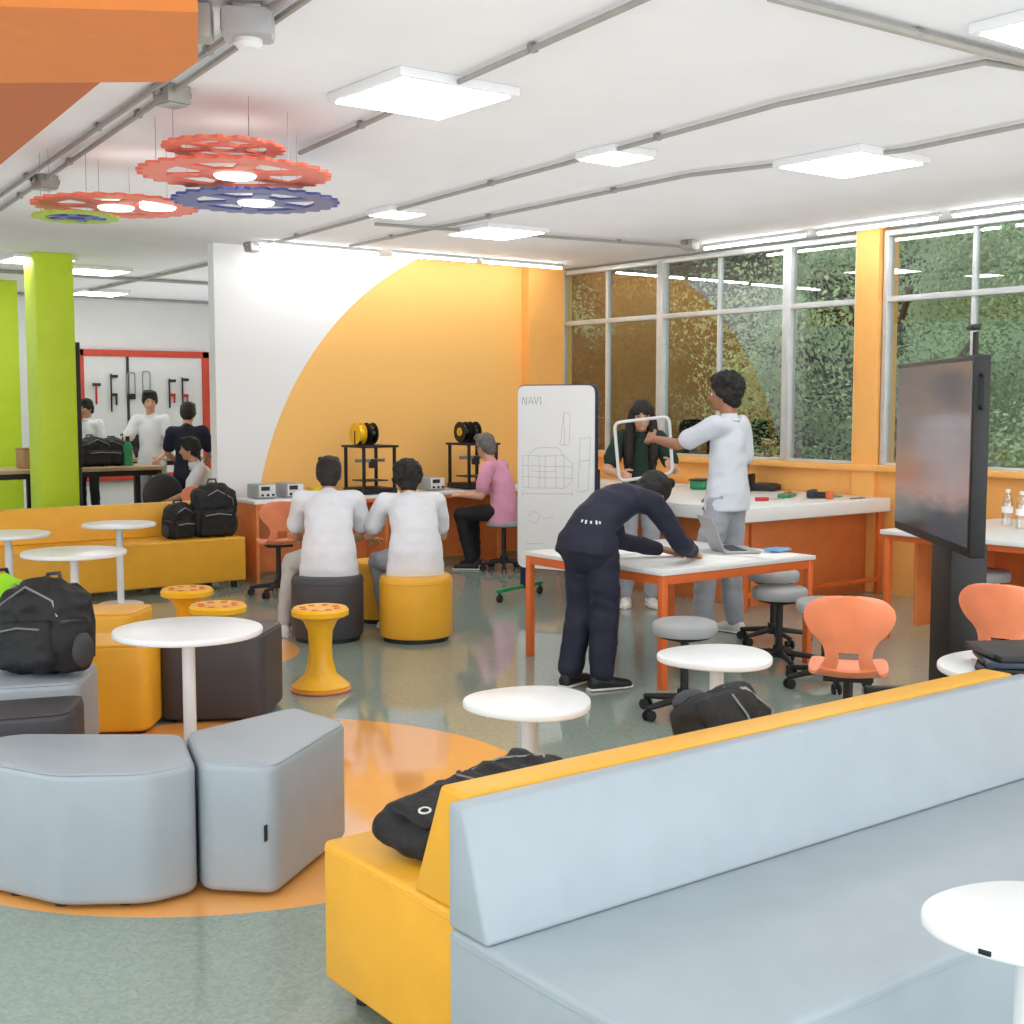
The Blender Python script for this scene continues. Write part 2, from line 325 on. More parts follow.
conduit('conduit crossing to the window wall in front of the mural',[Wc(375,224),Wc(690,247)])
conduit('conduit crossing the far room ceiling beyond the lime column',[(3.0,13.9,zc),(8.4,13.9,zc)],.02)
conduit('conduit running deep into the far room over the people',[(5.35,11.0,zc),(5.5,17.2,zc)],.018)
conduit('farthest conduit across the ceiling above the tool board',[(3.4,16.6,zc),(8.4,16.6,zc)],.02)
def jbox(label,px,py,s=.11):
    p=W(px,py,ZC-.05); t=thing('junction_box',label,'junction box',(p.x,p.y,ZC),.2)
    MB().box((0,0,-.04),(s,s,.078),.008).build('body','conduit',t); MB().box((0,0,-.083),(s*.85,s*.85,.006),.002).build('cover','grey_plastic',t)
    for sx in (-1,1): MB().cyl((sx*s/2,0,-.03),(sx*(s/2+.03),0,-.03),.02).build('connector','steel',t)
jbox('junction box on the conduits above the topmost gear',172,98,.12); jbox('junction box at the far left above the green gear',45,184,.12)
jbox('junction box beside the tube light near the windows',690,246,.12); jbox('junction box by the white end of the mural wall',252,248,.1)
p=W(248,34,2.8); t=thing('ceiling_sensor','grey sensor box hanging beside the orange beam','sensor',(p.x,p.y,ZC),R(-30))
MB().box((0,0,-.07),(.18,.15,.1),.02).build('body','grey_plastic',t); MB().box((0,0,-.012),(.1,.1,.022),.004).build('bracket','steel',t)
MB().lathe([(.05,-.12),(.05,-.135),(.035,-.15),(.01,-.153)]).build('lens','white_metal',t); MB().box((-.16,0,-.07),(.08,.1,.12),.01).build('junction','conduit',t)
# gears
def gear(label,px,py,z,Ro,m,nt,spin,disc,m2=None):
    p=W(px,py,z); t=thing('gear_ornament',label,'gear ornament',p,spin,'hanging gear ornaments'); out=[];k=nt*4
    for i in range(k):
        a=2*PI*i/k; r=Ro if i%4 in (0,1) else Ro*.93; out.append((r*cos(a),r*sin(a)))
    MB().ring(out,circ(Ro*.7,k),-.007,.007).build('rim',m,t)
    MB().ring(circ(Ro*.36),circ(Ro*.22),-.007,.007).build('hub',m2 or m,t)
    for i in range(6):
        a=i*PI/3; MB().box((cos(a)*Ro*.53,sin(a)*Ro*.53,0),(Ro*.42,Ro*.2,.012),.003,rz=a).build('spoke',m2 or m,t)
    for i in range(disc):
        ox=0 if i==0 else Ro*.52; oy=0 if i==0 else -Ro*.02
        cx_,cy_=ox*cos(-YAW-spin)-oy*sin(-YAW-spin),ox*sin(-YAW-spin)+oy*cos(-YAW-spin)
        MB().lathe([(.001,-.02),(Ro*.2,-.02),(Ro*.22,-.01),(Ro*.22,.02),(.001,.02)],(cx_,cy_,0)).build('lamp_disc','lamp_disc',t)
    for i in range(3):
        a=i*2*PI/3+.5; MB().cyl((cos(a)*Ro*.8,sin(a)*Ro*.8,.005),(cos(a)*Ro*.8,sin(a)*Ro*.8,ZC-z-.003),.0014,n=6).build('cable','steel',t)
gear('orange red gear hanging highest of the gear cluster',224,148,2.70,.285,'orange_gear',20,.1,0)
gear('large orange red gear with lit centre under the highest gear',235,174,2.65,.475,'orange_gear',28,.3,1)
gear('blue gear hanging lowest under the large orange gear',256,201,2.60,.445,'blue_gear',26,.2,1)
gear('orange gear with two round lights at the left of the cluster',116,206,2.62,.455,'orange_gear',26,.5,2)
gear('small green and blue gear at the lower left of the cluster',76,217,2.55,.235,'green_gear',18,0,0,'blue_gear')
# ---------------------------------------------------------------- sofas and seats
def sofa(label,x0,x1,base,back,m):
    cx=(x0+x1)/2; cy=(base[0]+base[1])/2; hw=(x1-x0)/2; hd_=(base[1]-base[0])/2
    t=thing('sofa',label,'sofa',(cx,cy,0))
    MB().box((0,0,.24),(x1-x0,base[1]-base[0],.36),.014,3).build('seat',m,t)
    MB().prismx([(y-cy,z) for y,z in back],x0-cx,x1-cx,.011,3).build('backrest',m,t)
    rq=rpoly([(-hw,-hd_),(hw,-hd_),(hw,hd_),(-hw,hd_)],.02,4); MB().tube([(x*1.0005,y*1.0005,.398) for x,y in rq]+[(rq[0][0],rq[0][1],.398)],.0022,6).build('seam',m,t)
    for sx in (-1,1):
        for sy in (-1,1): MB().cyl((sx*(hw-.08),sy*(hd_-.07),0),(sx*(hw-.08),sy*(hd_-.07),.065),.025).build('foot','black',t)
    return t
sofa('long pale grey sofa in the foreground facing the camera',1.485,3.62,(1.46,2.18),[(2.04,.42),(2.18,.42),(2.18,.69),(2.125,.69)],'grey_vinyl')
sofa('yellow sofa standing back to back with the grey sofa',1.54,3.60,(2.185,2.82),[(2.185,.42),(2.40,.42),(2.29,.69),(2.185,.69)],'yellow_vinyl')
sofa('long yellow sofa against the far left behind the white tables',1.2,4.66,(9.78,10.42),[(10.22,.42),(10.42,.42),(10.42,.69),(10.30,.69)],'yellow_vinyl')
def ottoman(label,poly,m,h=.42,group=None,tg=None,rr=.07):
    cx=sum(p[0] for p in poly)/len(poly); cy=sum(p[1] for p in poly)/len(poly)
    t=thing('ottoman',label,'ottoman',(cx,cy,0),0,group); q=[(p[0]-cx,p[1]-cy) for p in poly]; rq=rpoly(q,rr,6)
    MB().prism(rq,.012,h,.026,4).build('cushion',m,t,ang=60)
    MB().tube([(x*.965,y*.965,h-.005) for x,y in rq]+[(rq[0][0]*.965,rq[0][1]*.965,h-.005)],.0035,6).build('seam',m,t)
    for p in q[:4]: MB().cyl((p[0]*.72,p[1]*.72,0),(p[0]*.72,p[1]*.72,.02),.022).build('foot','black',t)
    if tg: MB().box((tg[0]-cx,tg[1]-cy,tg[2]),(.004,.028,.05),rz=tg[3]).build('tag','black',t)
def w2(px,py): p=W(px,py,0.012); return (p.x,p.y)
ottoman('large pale grey curved ottoman at the left front edge',[w2(199,893),w2(150,906),w2(60,908),w2(-2,893),(1.04,4.12),(1.06,4.36),(1.24,4.38),(1.685,4.035)],'grey_vinyl',rr=.05)
A=Vector(w2(276,896))
ottoman('pale grey wedge ottoman with a small black tag',[w2(202,892),w2(276,896),w2(348,836),(2.16,4.16),(1.695,4.045)],'grey_vinyl',tg=(A.x-.018,A.y+.02,.21,-.95),rr=.045)
def opix(cx,cy,w,dp,rz): 
    return [(cx+x*cos(rz)-y*sin(rz),cy+x*sin(rz)+y*cos(rz)) for x,y in ((-w/2*1.12,dp/2),(w/2*1.12,dp/2),(w/2*.85,-dp/2),(-w/2*.85,-dp/2))]
p=D(213,6.25); ottoman('dark grey ottoman behind the round white table',opix(p.x,p.y,.56,.42,-.55),'dark_vinyl')
p=D(114,5.98); ottoman('yellow ottoman between the grey and dark ottomans',opix(p.x,p.y,.36,.36,-.5),'yellow_vinyl')
p=D(14,5.15); ottoman('grey ottoman carrying the black backpack',opix(p.x,p.y,.54,.42,-.35),'grey_vinyl')
p=D(8,4.6); ottoman('dark grey ottoman partly hidden behind the large grey one',opix(p.x,p.y,.44,.3,-.3),'dark_vinyl',.42)
p=D(106,6.85); ottoman('small yellow ottoman farther back near the white tables',opix(p.x,p.y,.36,.36,-.6),'yellow_vinyl')
def pouf(label,p,r,h,m):
    t=thing('pouf',label,'pouf',(p.x,p.y,0),0,'round poufs')
    MB().lathe([(r*.96,.03),(r,.05),(r,h-.035),(r*.985,h-.015),(r*.94,h-.003),(r*.5,h+.004),(.001,h+.006)],n=40).build('cushion',m,t)
    MB().lathe([(r*.9,0),(r*.9,.035)],n=40).build('base','black',t)
    MB().tube([(r*1.0*cos(a),r*1.0*sin(a),h-.04) for a in [i*2*PI/40 for i in range(41)]],.004,6).build('seam',m,t)
PD=D(326,8.25); PY=D(415,8.25); PZ=D(380,9.0)
pouf('dark grey round pouf under the left seated boy',PD,.23,.42,'dark_vinyl'); pouf('yellow round pouf under the curly haired boy',PY,.235,.42,'yellow_vinyl'); pouf('yellow round pouf half hidden between the two seated boys',PZ,.22,.42,'yellow_vinyl')
def wobble(label,p):
    t=thing('wobble_stool',label,'wobble stool',(p.x,p.y,0),0,'yellow wobble stools')
    MB().lathe([(.12,0),(.15,.012),(.155,.03),(.13,.05),(.085,.09),(.066,.16),(.06,.24),(.066,.32),(.09,.375),(.13,.40),(.001,.40)]).build('pedestal','yellow_plastic',t)
    MB().lathe([(.13,.395),(.15,.405),(.152,.43),(.14,.445),(.125,.442),(.001,.438)]).build('seat','yellow_plastic',t)
    for i in range(8):
        a=i*PI/4; MB().cyl((cos(a)*.095,sin(a)*.095,.438),(cos(a)*.095,sin(a)*.095,.445),.018).build('grip_pad','orange_metal',t)
    MB().lathe([(.135,0),(.158,.004),(.16,.012),(.15,.016)]).build('foot_ring','orange_plastic',t)
    return t
wobble('yellow hourglass wobble stool standing alone on the orange floor edge',W(321,690)); wobble('yellow wobble stool farthest back near the yellow sofa',W(187,588,.445)); wobble('yellow wobble stool just behind the dark grey ottoman',W(218,604,.445))
def ptable(label,p,r,z,sq=0,clip=False):
    t=thing('pedestal_table',label,'table',(p.x,p.y,0),R(20),'white pedestal tables')
    pl=[]
    for i in range(56):
        a=2*PI*i/56; k=r*(1+sq*cos(3*a)); pl.append((k*cos(a),k*sin(a)))
    MB().prism(pl,z-.026,z,.008,3).build('tabletop','white_top',t)
    MB().cyl((0,0,.01),(0,0,z-.026),.026,n=20).build('column','white_metal',t)
    MB().lathe([(r*.62,0),(r*.62,.008),(r*.55,.014),(.03,.018)]).build('base','white_metal',t)
    MB().lathe([(.03,z-.05),(.08,z-.028),(.08,z-.025)]).build('bracket','white_metal',t)
    if clip: a=R(186-20); MB().box((r*(1+sq*cos(3*a))*cos(a),r*(1+sq*cos(3*a))*sin(a),z-.013),(.006,.022,.009),.001,rz=a).build('latch','black',t)
ptable('large round white pedestal table among the ottomans',W(188,628,.62),.295,.62)
ptable('white pedestal table cut by the right edge in front of the grey sofa',W(1032,917,.60),.183,.60,.05,True)
ptable('white pedestal table behind the left end of the yellow sofa',W(530,699,.60),.2,.60,.05); ptable('white pedestal table right of the caster stool behind the yellow sofa',W(717,654,.60),.21,.60,.05)
TC=W(1048,666,.60); ptable('white pedestal table at the right holding stacked laptops',TC,.36,.60,.04)
ptable('white pedestal table in front of the black backpack ottoman',W(74,551,.62),.31,.62); ptable('white pedestal table cut by the left edge',W(8,533,.62),.28,.62); ptable('white pedestal table closest to the far yellow sofa',W(119,523,.62),.27,.62)
# ---------------------------------------------------------------- wheeled seats
def starbase(t,r,zt,c='black'):
    b=MB(); b.cyl((0,0,.06),(0,0,.13),.035)
    for i in range(5):
        a=i*2*PI/5+.3; b.caps((0,0,.09),(cos(a)*r,sin(a)*r,.065),.02,.014)
    b.build('star_base',c,t); MB().cyl((0,0,.12),(0,0,zt),.02).build('gas_column','black',t)
    for i in range(5):
        a=i*2*PI/5+.3; x,y=cos(a)*r,sin(a)*r; w=MB()
        for s_ in (-1,1): w.cyl((x+sin(a)*.012*s_,y-cos(a)*.012*s_,.027),(x+sin(a)*.022*s_,y-cos(a)*.022*s_,.027),.027,n=14)
        w.cyl((x,y,.03),(x,y,.065),.01); w.build('caster','rubber',t)
def cstool(label,p):
    t=thing('caster_stool',label,'stool',(p.x,p.y,0),random.random()*3,'grey stools on casters'); starbase(t,.22,.4)
    MB().lathe([(.12,.395),(.15,.40),(.158,.415),(.16,.445),(.152,.46),(.135,.468),(.001,.472)]).build('seat','grey_fabric',t)
    MB().lathe([(.06,.37),(.12,.385),(.13,.398),(.001,.398)]).build('seat_plate','black',t); return t
cs=cstool('grey stool on casters nearest the camera at the orange table corner',W(685,622,.46))
for q,lb in ((W(780,588,.46),'grey stool on casters beside the man in the white polo'),(W(826,601,.46),'grey stool on casters closest to the orange chair'),(W(985,571,.46),'grey stool on casters behind the display stand'),(W(774,571,.46),'grey stool on casters farthest back behind the orange table')):
    dup(cs,(q.x,q.y,0),random.random()*3,lb)
def shell_chair(label,p,rz):
    t=thing('swivel_chair',label,'chair',(p.x,p.y,0),rz,'orange swivel chairs'); starbase(t,.22,.40)
    cp=[(.20,.425,.12),(.15,.432,.15),(.05,.425,.16),(-.05,.418,.155),(-.12,.424,.135),(-.17,.446,.115),(-.20,.50,.092),(-.215,.56,.105),(-.226,.61,.15),(-.236,.66,.176),(-.244,.705,.172),(-.25,.74,.14),(-.253,.757,.10),(-.254,.766,.04)]
    fine=[]
    for i in range(len(cp)-1):
        p0,p1,p2,p3=(Vector(cp[max(0,min(len(cp)-1,k))]) for k in (i-1,i,i+1,i+2))
        for j in range(4):
            u=j/4; fine.append(.5*((2*p1)+(p2-p0)*u+(2*p0-5*p1+4*p2-p3)*u*u+(3*p1-p0-3*p2+p3)*u**3))
    fine.append(Vector(cp[-1]))
    def grid(cps,nm):
        b=bmesh.new(); rows=[]
        for y,z,w in cps:
            k=max(0,min(1,(z-.46)/.1)); rows.append([b.verts.new((u*w,y+.05*u*u*k*(w/.18),z+.012*u*u*(1-k))) for u in [q/7-1 for q in range(15)]])
        for a,c in zip(rows,rows[1:]):
            zm=(a[7].co.z+c[7].co.z)/2; ym=a[7].co.y
            for i in range(14):
                if .452<zm<.535 and ym<-.16 and 4<=i<=9: continue
                b.faces.new((a[i],a[i+1],c[i+1],c[i]))
        bmesh.ops.delete(b,geom=[v for v in b.verts if not v.link_faces],context='VERTS')
        bmesh.ops.recalc_face_normals(b,faces=b.faces[:]); bmesh.ops.solidify(b,geom=b.faces[:],thickness=.012)
        x=MB(); x._add(b); x.build(nm,'orange_plastic',t,ang=60)
    grid(fine[:22],'seat'); grid(fine[21:],'backrest')
    MB().box((0,0,.40),(.2,.2,.02),.005).build('seat_plate','black',t); return t
face_away=math.atan2(fw.y,fw.x)-PI/2
ch=shell_chair('orange shell chair just behind the yellow sofa with its back to the camera',D(853,5.25),face_away-.26)
for p,rz,lb in ((D(1018,5.55),face_away-.62,'orange shell chair at the right edge beside the display stand'),(D(277,10.15),-.3,'orange shell chair pulled up to the back counter'),(D(165,13.2),.6,'orange shell chair in the far room by the white shirt man'),(D(197,11.6),2.6,'orange shell chair in the far room behind the far yellow sofa')):
    dup(ch,p,rz,lb)
p=D(150,12.3); t=thing('office_chair','dark grey domed office chair in the far room','chair',(p.x,p.y,0),.2); starbase(t,.24,.42)
MB().ell(V(0,0,.46),V(.22,.22,.05)).build('seat','charcoal',t); MB().ell(V(0,-.2,.66),V(.22,.05,.2)).build('backrest','charcoal',t)
# ---------------------------------------------------------------- counters and tables
def legbox(t,x,y,z,m='orange_metal',w=.04): MB().box((x,y,z/2),(w,w,z),.004).build('leg',m,t)
t=thing('back_counter','white topped orange counter along the mural wall','counter',(6.7,10.15,0))
MB().box((-.01,-.01,.685),(3.78,.5,.03),.004).build('worktop','white_top',t); MB().box((-.01,-.25,.655),(3.76,.02,.035),.003).build('edge_rail','orange_metal',t)
MB().box((0,.1,.36),(3.7,.02,.62),.003).build('front_panel','orange_board',t)
for x in (-1.87,-.6,.65,1.85): MB().box((x,-.02,.335),(.03,.46,.67),.003).build('end_panel','orange_board',t)
t=thing('window_counter','white counter strip along the windows beyond the work table','counter',(8.27,9.1,0))
MB().box((0,0,.745),(.6,1.5,.05),.005).build('worktop','white_top',t); MB().box((.2,0,.36),(.03,1.4,.72),.003).build('front_panel','orange_board',t)
for y in (-.7,.7): legbox(t,-.25,y,.72)
t=thing('work_table','big white work table by the windows on an orange base','table',(7.73,7.3,0))
MB().box((0,0,.715),(1.7,1.96,.11),.012,3).build('tabletop','white_top',t)
MB().box((.15,-.75,.33),(1.35,.03,.66),.003).build('front_panel','orange_board',t); MB().box((-.55,0,.33),(.03,1.5,.66),.003).build('end_panel','orange_board',t)
for x in (-.78,.78):
    for y in (-.92,.92): legbox(t,x,y,.66)
MB().box((0,-.92,.12),(1.5,.035,.035),.003).build('foot_rail','orange_metal',t)
t=thing('window_desk','white desk on an orange frame under the right window','desk',(7.62,4.18,0))
MB().box((0,0,.69),(1.4,2.0,.03),.005).build('tabletop','white_top',t); MB().box((0,-.0,.655),(1.34,1.94,.04),.003).build('apron','orange_metal',t)
MB().box((.1,.9,.35),(1.1,.025,.58),.003).build('end_panel','orange_board',t); MB().box((.45,0,.36),(.025,1.8,.58),.003).build('back_panel','orange_board',t)
for x in (-.66,.66):
    for y in (-.96,.96): legbox(t,x,y,.64)
TX0,TX1,TY0,TY1,TZ=4.70,5.93,4.88,6.08,.635
t=thing('project_table','square white table on orange legs where the boy leans','table',((TX0+TX1)/2,(TY0+TY1)/2,0)); tw=TX1-TX0; th=TY1-TY0
MB().box((0,0,TZ-.012),(tw,th,.024),.004).build('tabletop','white_metal',t)
for s_ in (-1,1):
    MB().box((0,s_*(th/2-.03),TZ-.05),(tw-.04,.03,.05),.003).build('rail','orange_metal',t); MB().box((s_*(tw/2-.03),0,TZ-.05),(.03,th-.04,.05),.003).build('rail','orange_metal',t)
    for r_ in (-1,1): legbox(t,s_*(tw/2-.03),r_*(th/2-.03),TZ-.024)
def sheet(label,p,rz,w=.21,h=.297):
    tag(MB().box((0,0,.0015),(w,h,.002)).build('paper_sheet','paper',None,p,rz),label,'paper')
sheet('large white drawing sheet under the leaning boy',V(5.1,5.22,TZ),.12,.76,.6); sheet('white paper sheet at the middle of the orange table',V(5.3,5.78,TZ),-.1,.5,.42)
sheet('white paper sheet near the front edge of the orange table',V(5.7,5.12,TZ),.2,.3,.42)
def laptop(label,p,rz,op=100,m='grey_plastic'):
    t=thing('laptop',label,'laptop',p,rz)
    MB().box((0,0,.009),(.32,.22,.016),.006).build('base',m,t); MB().box((0,.02,.0185),(.28,.1,.003)).build('keyboard','black',t)
    sx=Matrix.Rotation(-R(op-90),4,'X'); c=V(0,.11,.014)+sx@V(0,0,.105)
    o=MB().box(c,(.32,.01,.21),.004,X=sx).build('lid',m,t); MB().box(c+sx@V(0,-.0055,0),(.29,.002,.18),X=sx).build('screen','black_gloss',o)
    return t
laptop('open grey laptop on the orange table',W(735,551,TZ+.004),R(60),112,'grey_plastic')
mk=MB()
for i in range(6): mk.box((0,i*.018-.045,.014+.005*(i%2)),(.19-.01*abs(i-2.5),.018,.006),.001)
o=mk.build('face_mask','mask',None,W(777,552,TZ),.2); tag(o,'pale blue face mask lying beside the laptop','face mask')
for i,(m_,lb) in enumerate((('black','black closed laptop at the bottom of the stack on the right table'),('blue_case','dark blue closed laptop in the middle of the stack'),('black','black closed laptop on top of the stack'))):
    q=W(1012,668,.60); tt=thing('closed_laptop',lb,'laptop',(q.x,q.y,.60+.024*i),.5+.25*i); MB().box((0,0,.012),(.3,.22,.022),.006).build('base',m_,tt); MB().box((0,.112,.012),(.2,.008,.014),.003).build('hinge','charcoal',tt)
# ---------------------------------------------------------------- whiteboard
A=D(518,10.0); B=D(597,9.6); c=(A+B)/2; e=(B-A); bw=e.length; rz=math.atan2(e.y,e.x)
t=thing('whiteboard','rolling whiteboard with sketches and the word NAVI','whiteboard',(c.x,c.y,0),rz)
z0,z1=.24,1.66; rp=rpoly([(-bw/2,z0),(bw/2,z0),(bw/2,z1),(-bw/2,z1)],.07,6)
MB().prism(rp,-.012,.02,.004,2,XZR).build('frame','navy_frame',t)
rp2=rpoly([(-bw/2+.008,z0+.008),(bw/2-.012,z0+.008),(bw/2-.012,z1-.008),(-bw/2+.008,z1-.008)],.065,6)
bd=MB().prism(rp2,-.018,-.012,0,2,XZR).build('board','board_white',t)
ST={'letter':[[(524,405),(524,397),(528,405),(528,397)],[(530,405),(532.5,397),(535,405),(534,402),(531,402)],[(536,397),(538,405),(540.5,397)],[(542.5,397),(542.5,405)]],
'sketch_line':[[(562,444),(566,412),(572,414),(571,445),(562,444)],[(566,412),(566,444)],[(524,456),(566,455),(574,462),(574,480),(566,487),(524,488),(524,456)],[(530,456),(530,488)],[(541,456),(541,487)],[(547,455),(547,487)],[(558,455),(558,487)],[(566,455),(566,487)],[(524,466),(574,466)],[(524,477),(574,477)],[(532,471),(558,471)],[(582,438),(592,436),(590,488),(580,490),(582,438)],[(582,460),(591,459)],
 [(530,455),(538,448),(560,447),(566,455)],[(524,494),(574,492)],[(524,491),(524,497)],[(574,489),(574,495)],[(576,508),(587,505),(586,526)],[(530,516),(536,511),(543,516),(538,523),(531,521)],[(545,518),(556,516)],[(528,545),(545,543)]]}
rj=random.Random(4)
for nm,sl in ST.items():
    for s_ in sl:
        pts=[]
        for (x0,y0),(x1,y1) in zip(s_,s_[1:]):
            for k in range(4): pts.append((x0+(x1-x0)*k/4+rj.uniform(-.4,.4),y0+(y1-y0)*k/4+rj.uniform(-.4,.4)))
        pts.append(s_[-1]); b=MB(); b.tube([((x-518)/79*bw-bw/2,-.0181,z1-(y-385)/185*(z1-z0)) for x,y in pts],.0015 if nm!='letter' else .0022,5)
        b.build(nm,'ink' if nm!='letter' else 'ink_dark',bd)
for s_ in (-1,1):
    x=s_*(bw/2-.02); MB().box((x,.04,.55),(.035,.03,.95),.005).build('upright','navy_frame',t)
    MB().caps((x,-.3,.09),(x,.3,.09),.018,.018).build('foot','green_plastic' if s_<0 else 'navy_frame',t)
    for y in (-.28,.28):
        w=MB(); w.cyl((x-.012,y,.03),(x+.012,y,.03),.03); w.cyl((x,y,.03),(x,y,.08),.01); w.build('caster','black',t)
# ---------------------------------------------------------------- display on stand
A=V(5.76,4.22,0); B=V(4.88,3.19,0); c=(A+B)/2; e=B-A; sw=e.length; rz=math.atan2(e.y,e.x)
t=thing('interactive_display','large interactive display on a black stand showing a dusk sky','display',(c.x,c.y,0),rz)
MB().box((0,.035,1.29),(sw,.07,.87),.01).build('casing','black',t)
sc=MB().box((0,-.002,1.30),(sw-.05,.006,.8)).build('screen','screen',t)
MB().box((0,.1,1.2),(.5,.08,.45),.01).build('mount','charcoal',t); MB().box((0,.15,.45),(.34,.17,.82),.012).build('pedestal','black',t)
MB().box((.1,.19,.8),(.06,.06,1.6),.006).build('pole','charcoal',t)
for s_ in (-1,1): MB().box((s_*.33,.1,.05),(.06,.62,.05),.01).build('foot','black',t)
MB().box((0,.1,.05),(.7,.08,.05),.01).build('crossbar','black',t)
hd=MB(); hd.tube([(sw/2,.03,1.5),(sw/2+.05,.03,1.5),(sw/2+.05,.03,1.64),(sw/2,.03,1.64)],.01); hd.build('handle','black',t)
wc=MB(); wc.cyl((sw*.35,.06,1.72),(sw*.35,.06,1.83),.012); wc.box((sw*.35,.05,1.85),(.1,.04,.025),.008); wc.build('camera_mount','black',t)
# ---------------------------------------------------------------- counter-top objects
def Dy(px,y,z):
    tt=(px-512)/F; d=y/(cos(YAW)-sin(YAW)*tt); return V(d*(sin(YAW)+cos(YAW)*tt),y,z)
def psu(label,x,y=10.15,z=.70):
    t=thing('power_supply',label,'power supply',(x,y,z)); MB().box((0,0,.065),(.17,.22,.12),.008).build('body','grey_plastic',t)
    MB().box((0,-.112,.07),(.15,.006,.1),.002).build('front_panel','white_metal',t); MB().box((-.02,-.116,.09),(.08,.004,.035)).build('readout','charcoal',t)
    for k in (-.05,0,.05): MB().cyl((k,-.114,.035),(k,-.13,.035),.01).build('knob','black',t)
for px,lb in ((261,'grey bench power supply at the left end of the back counter'),(289,'grey bench power supply behind the orange chair'),(431,'grey bench power supply between the two printers')): psu(lb,Dy(px,10.15,0).x)
def printer(label,px,sp,y=10.12,z=.70):
    x=Dy(px,y,z).x
    t=thing('printer',label,'3d printer',(x,y,z)); MB().box((0,0,.03),(.36,.36,.05),.006).build('base','black',t)
    for sx in (-1,1):
        for sy in (-1,1): MB().box((sx*.16,sy*.16,.24),(.025,.025,.4),.003).build('post','black',t)
    MB().box((0,0,.43),(.38,.38,.02),.004).build('top_plate','black',t); MB().box((0,0,.12),(.24,.24,.012),.003).build('print_bed','charcoal',t)
    MB().box((0,.0,.3),(.3,.03,.03),.003).build('gantry','steel',t); MB().box((.03,0,.27),(.06,.06,.08),.006).build('extruder','charcoal',t)
    for k,(dx,m_) in enumerate(((-.12,sp),(.0,'black_gloss'))):
        s=MB(); s.cyl((dx-.03,0,.545),(dx+.03,0,.545),.075,n=24); o=s.build('filament',m_,t)
        f=MB(); f.cyl((dx-.036,0,.545),(dx-.03,0,.545),.098,n=28); f.cyl((dx+.03,0,.545),(dx+.036,0,.545),.098,n=28); f.build('spool_flange','yellow_plastic' if (k==0 and sp=='yellow_bin') else 'black',o)
        if sp!='yellow_bin' and k==0: c_=MB(); c_.cyl((dx-.04,0,.545),(dx-.036,0,.545),.04,n=24); c_.build('spool_label','yellow_plastic',o)
    MB().box((-.06,0,.5),(.2,.02,.14),.004).build('spool_holder','black',t)
printer('black open frame printer left with yellow filament spool',370,'yellow_bin'); printer('black open frame printer right with black spool near the man in pink',473,'black_gloss')
t=thing('parts_bin','small yellow parts bin on the back counter','bin',Dy(319,10.1,.7)); b=MB(); b.ring(rpoly([(-.09,-.07),(.09,-.07),(.09,.07),(-.09,.07)],.02),rpoly([(-.08,-.06),(.08,-.06),(.08,.06),(-.08,.06)],.02),0,.08); b.build('wall','yellow_bin',t); MB().box((0,0,.006),(.17,.13,.01)).build('bottom','yellow_bin',t)
def clutter(name,label,cat,px,py,parts,z=.77,rz=.5):
    p=W(px,py,z); t=thing(name,label,cat,p,rz)
    for nm,c,s,m_ in parts: MB().box(c,s,min(s)*.25).build(nm,m_,t)
clutter('tool_case','open black tool case on the big white table','tool case',765,490,[('tray',(0,0,.025),(.34,.24,.05),'black'),('insert',(0,0,.053),(.28,.18,.01),'charcoal'),('lid',(0,.14,.08),(.34,.03,.11),'black')])
clutter('tool_tray','green tool tray on the big white table','tray',787,497,[('tray',(0,0,.015),(.26,.1,.03),'green_plastic'),('tool_bit',(0.03,0,.035),(.14,.03,.02),'orange_metal')])
clutter('cordless_drill','small black drill lying on the big white table','drill',812,498,[('motor',(0,0,.035),(.17,.06,.065),'charcoal'),('grip',(-.06,-.08,.03),(.05,.13,.05),'black'),('chuck',(.11,0,.035),(.06,.04,.04),'steel'),('battery',(-.06,-.15,.03),(.08,.06,.06),'orange_metal')])
clutter('parts_box','dark green parts box at the left of the big white table','box',700,489,[('body',(0,0,.04),(.2,.14,.08),'green_plastic'),('lid',(0,0,.083),(.21,.15,.012),'black')])
clutter('screwdriver','red handled screwdriver lying near the front of the big white table','screwdriver',762,501,[('handle',(0,0,.015),(.11,.03,.03),'red'),('shaft',(.12,0,.015),(.14,.008,.008),'steel')],rz=-.4)
clutter('circuit_board','small green circuit board beside the black drill','circuit board',836,497,[('board',(0,0,.006),(.13,.09,.006),'green_plastic'),('chip',(.01,0,.013),(.04,.04,.01),'black'),('connector',(-.05,0,.015),(.02,.06,.014),'grey_plastic')])
clutter('power_brick','black power brick behind the standing man on the big white table','power adapter',746,492,[('body',(0,0,.02),(.13,.07,.04),'black'),('socket',(.07,0,.02),(.02,.04,.025),'charcoal')])
clutter('spanner','grey spanner lying at the right end of the big white table','spanner',856,499,[('shaft',(0,0,.006),(.15,.018,.01),'steel'),('jaw',(.085,0,.006),(.035,.04,.012),'steel')],rz=.1)
def bottle(label,p):
    t=thing('water_bottle',label,'bottle',p); MB().lathe([(.001,0),(.033,.002),(.036,.02),(.034,.07),(.036,.1),(.035,.15),(.03,.185),(.014,.215),(.013,.23),(.001,.23)],n=20).build('body','clear',t)
    MB().lathe([(.016,.222),(.016,.245),(.001,.246)],n=16).build('cap','white_metal',t); MB().lathe([(.0365,.09),(.0365,.13)],n=20).build('sleeve','white_top',t)
bottle('left clear water bottle on the desk at the right edge',W(1007,526,.705)); bottle('right clear water bottle on the desk at the photo edge',W(1021,529,.705))
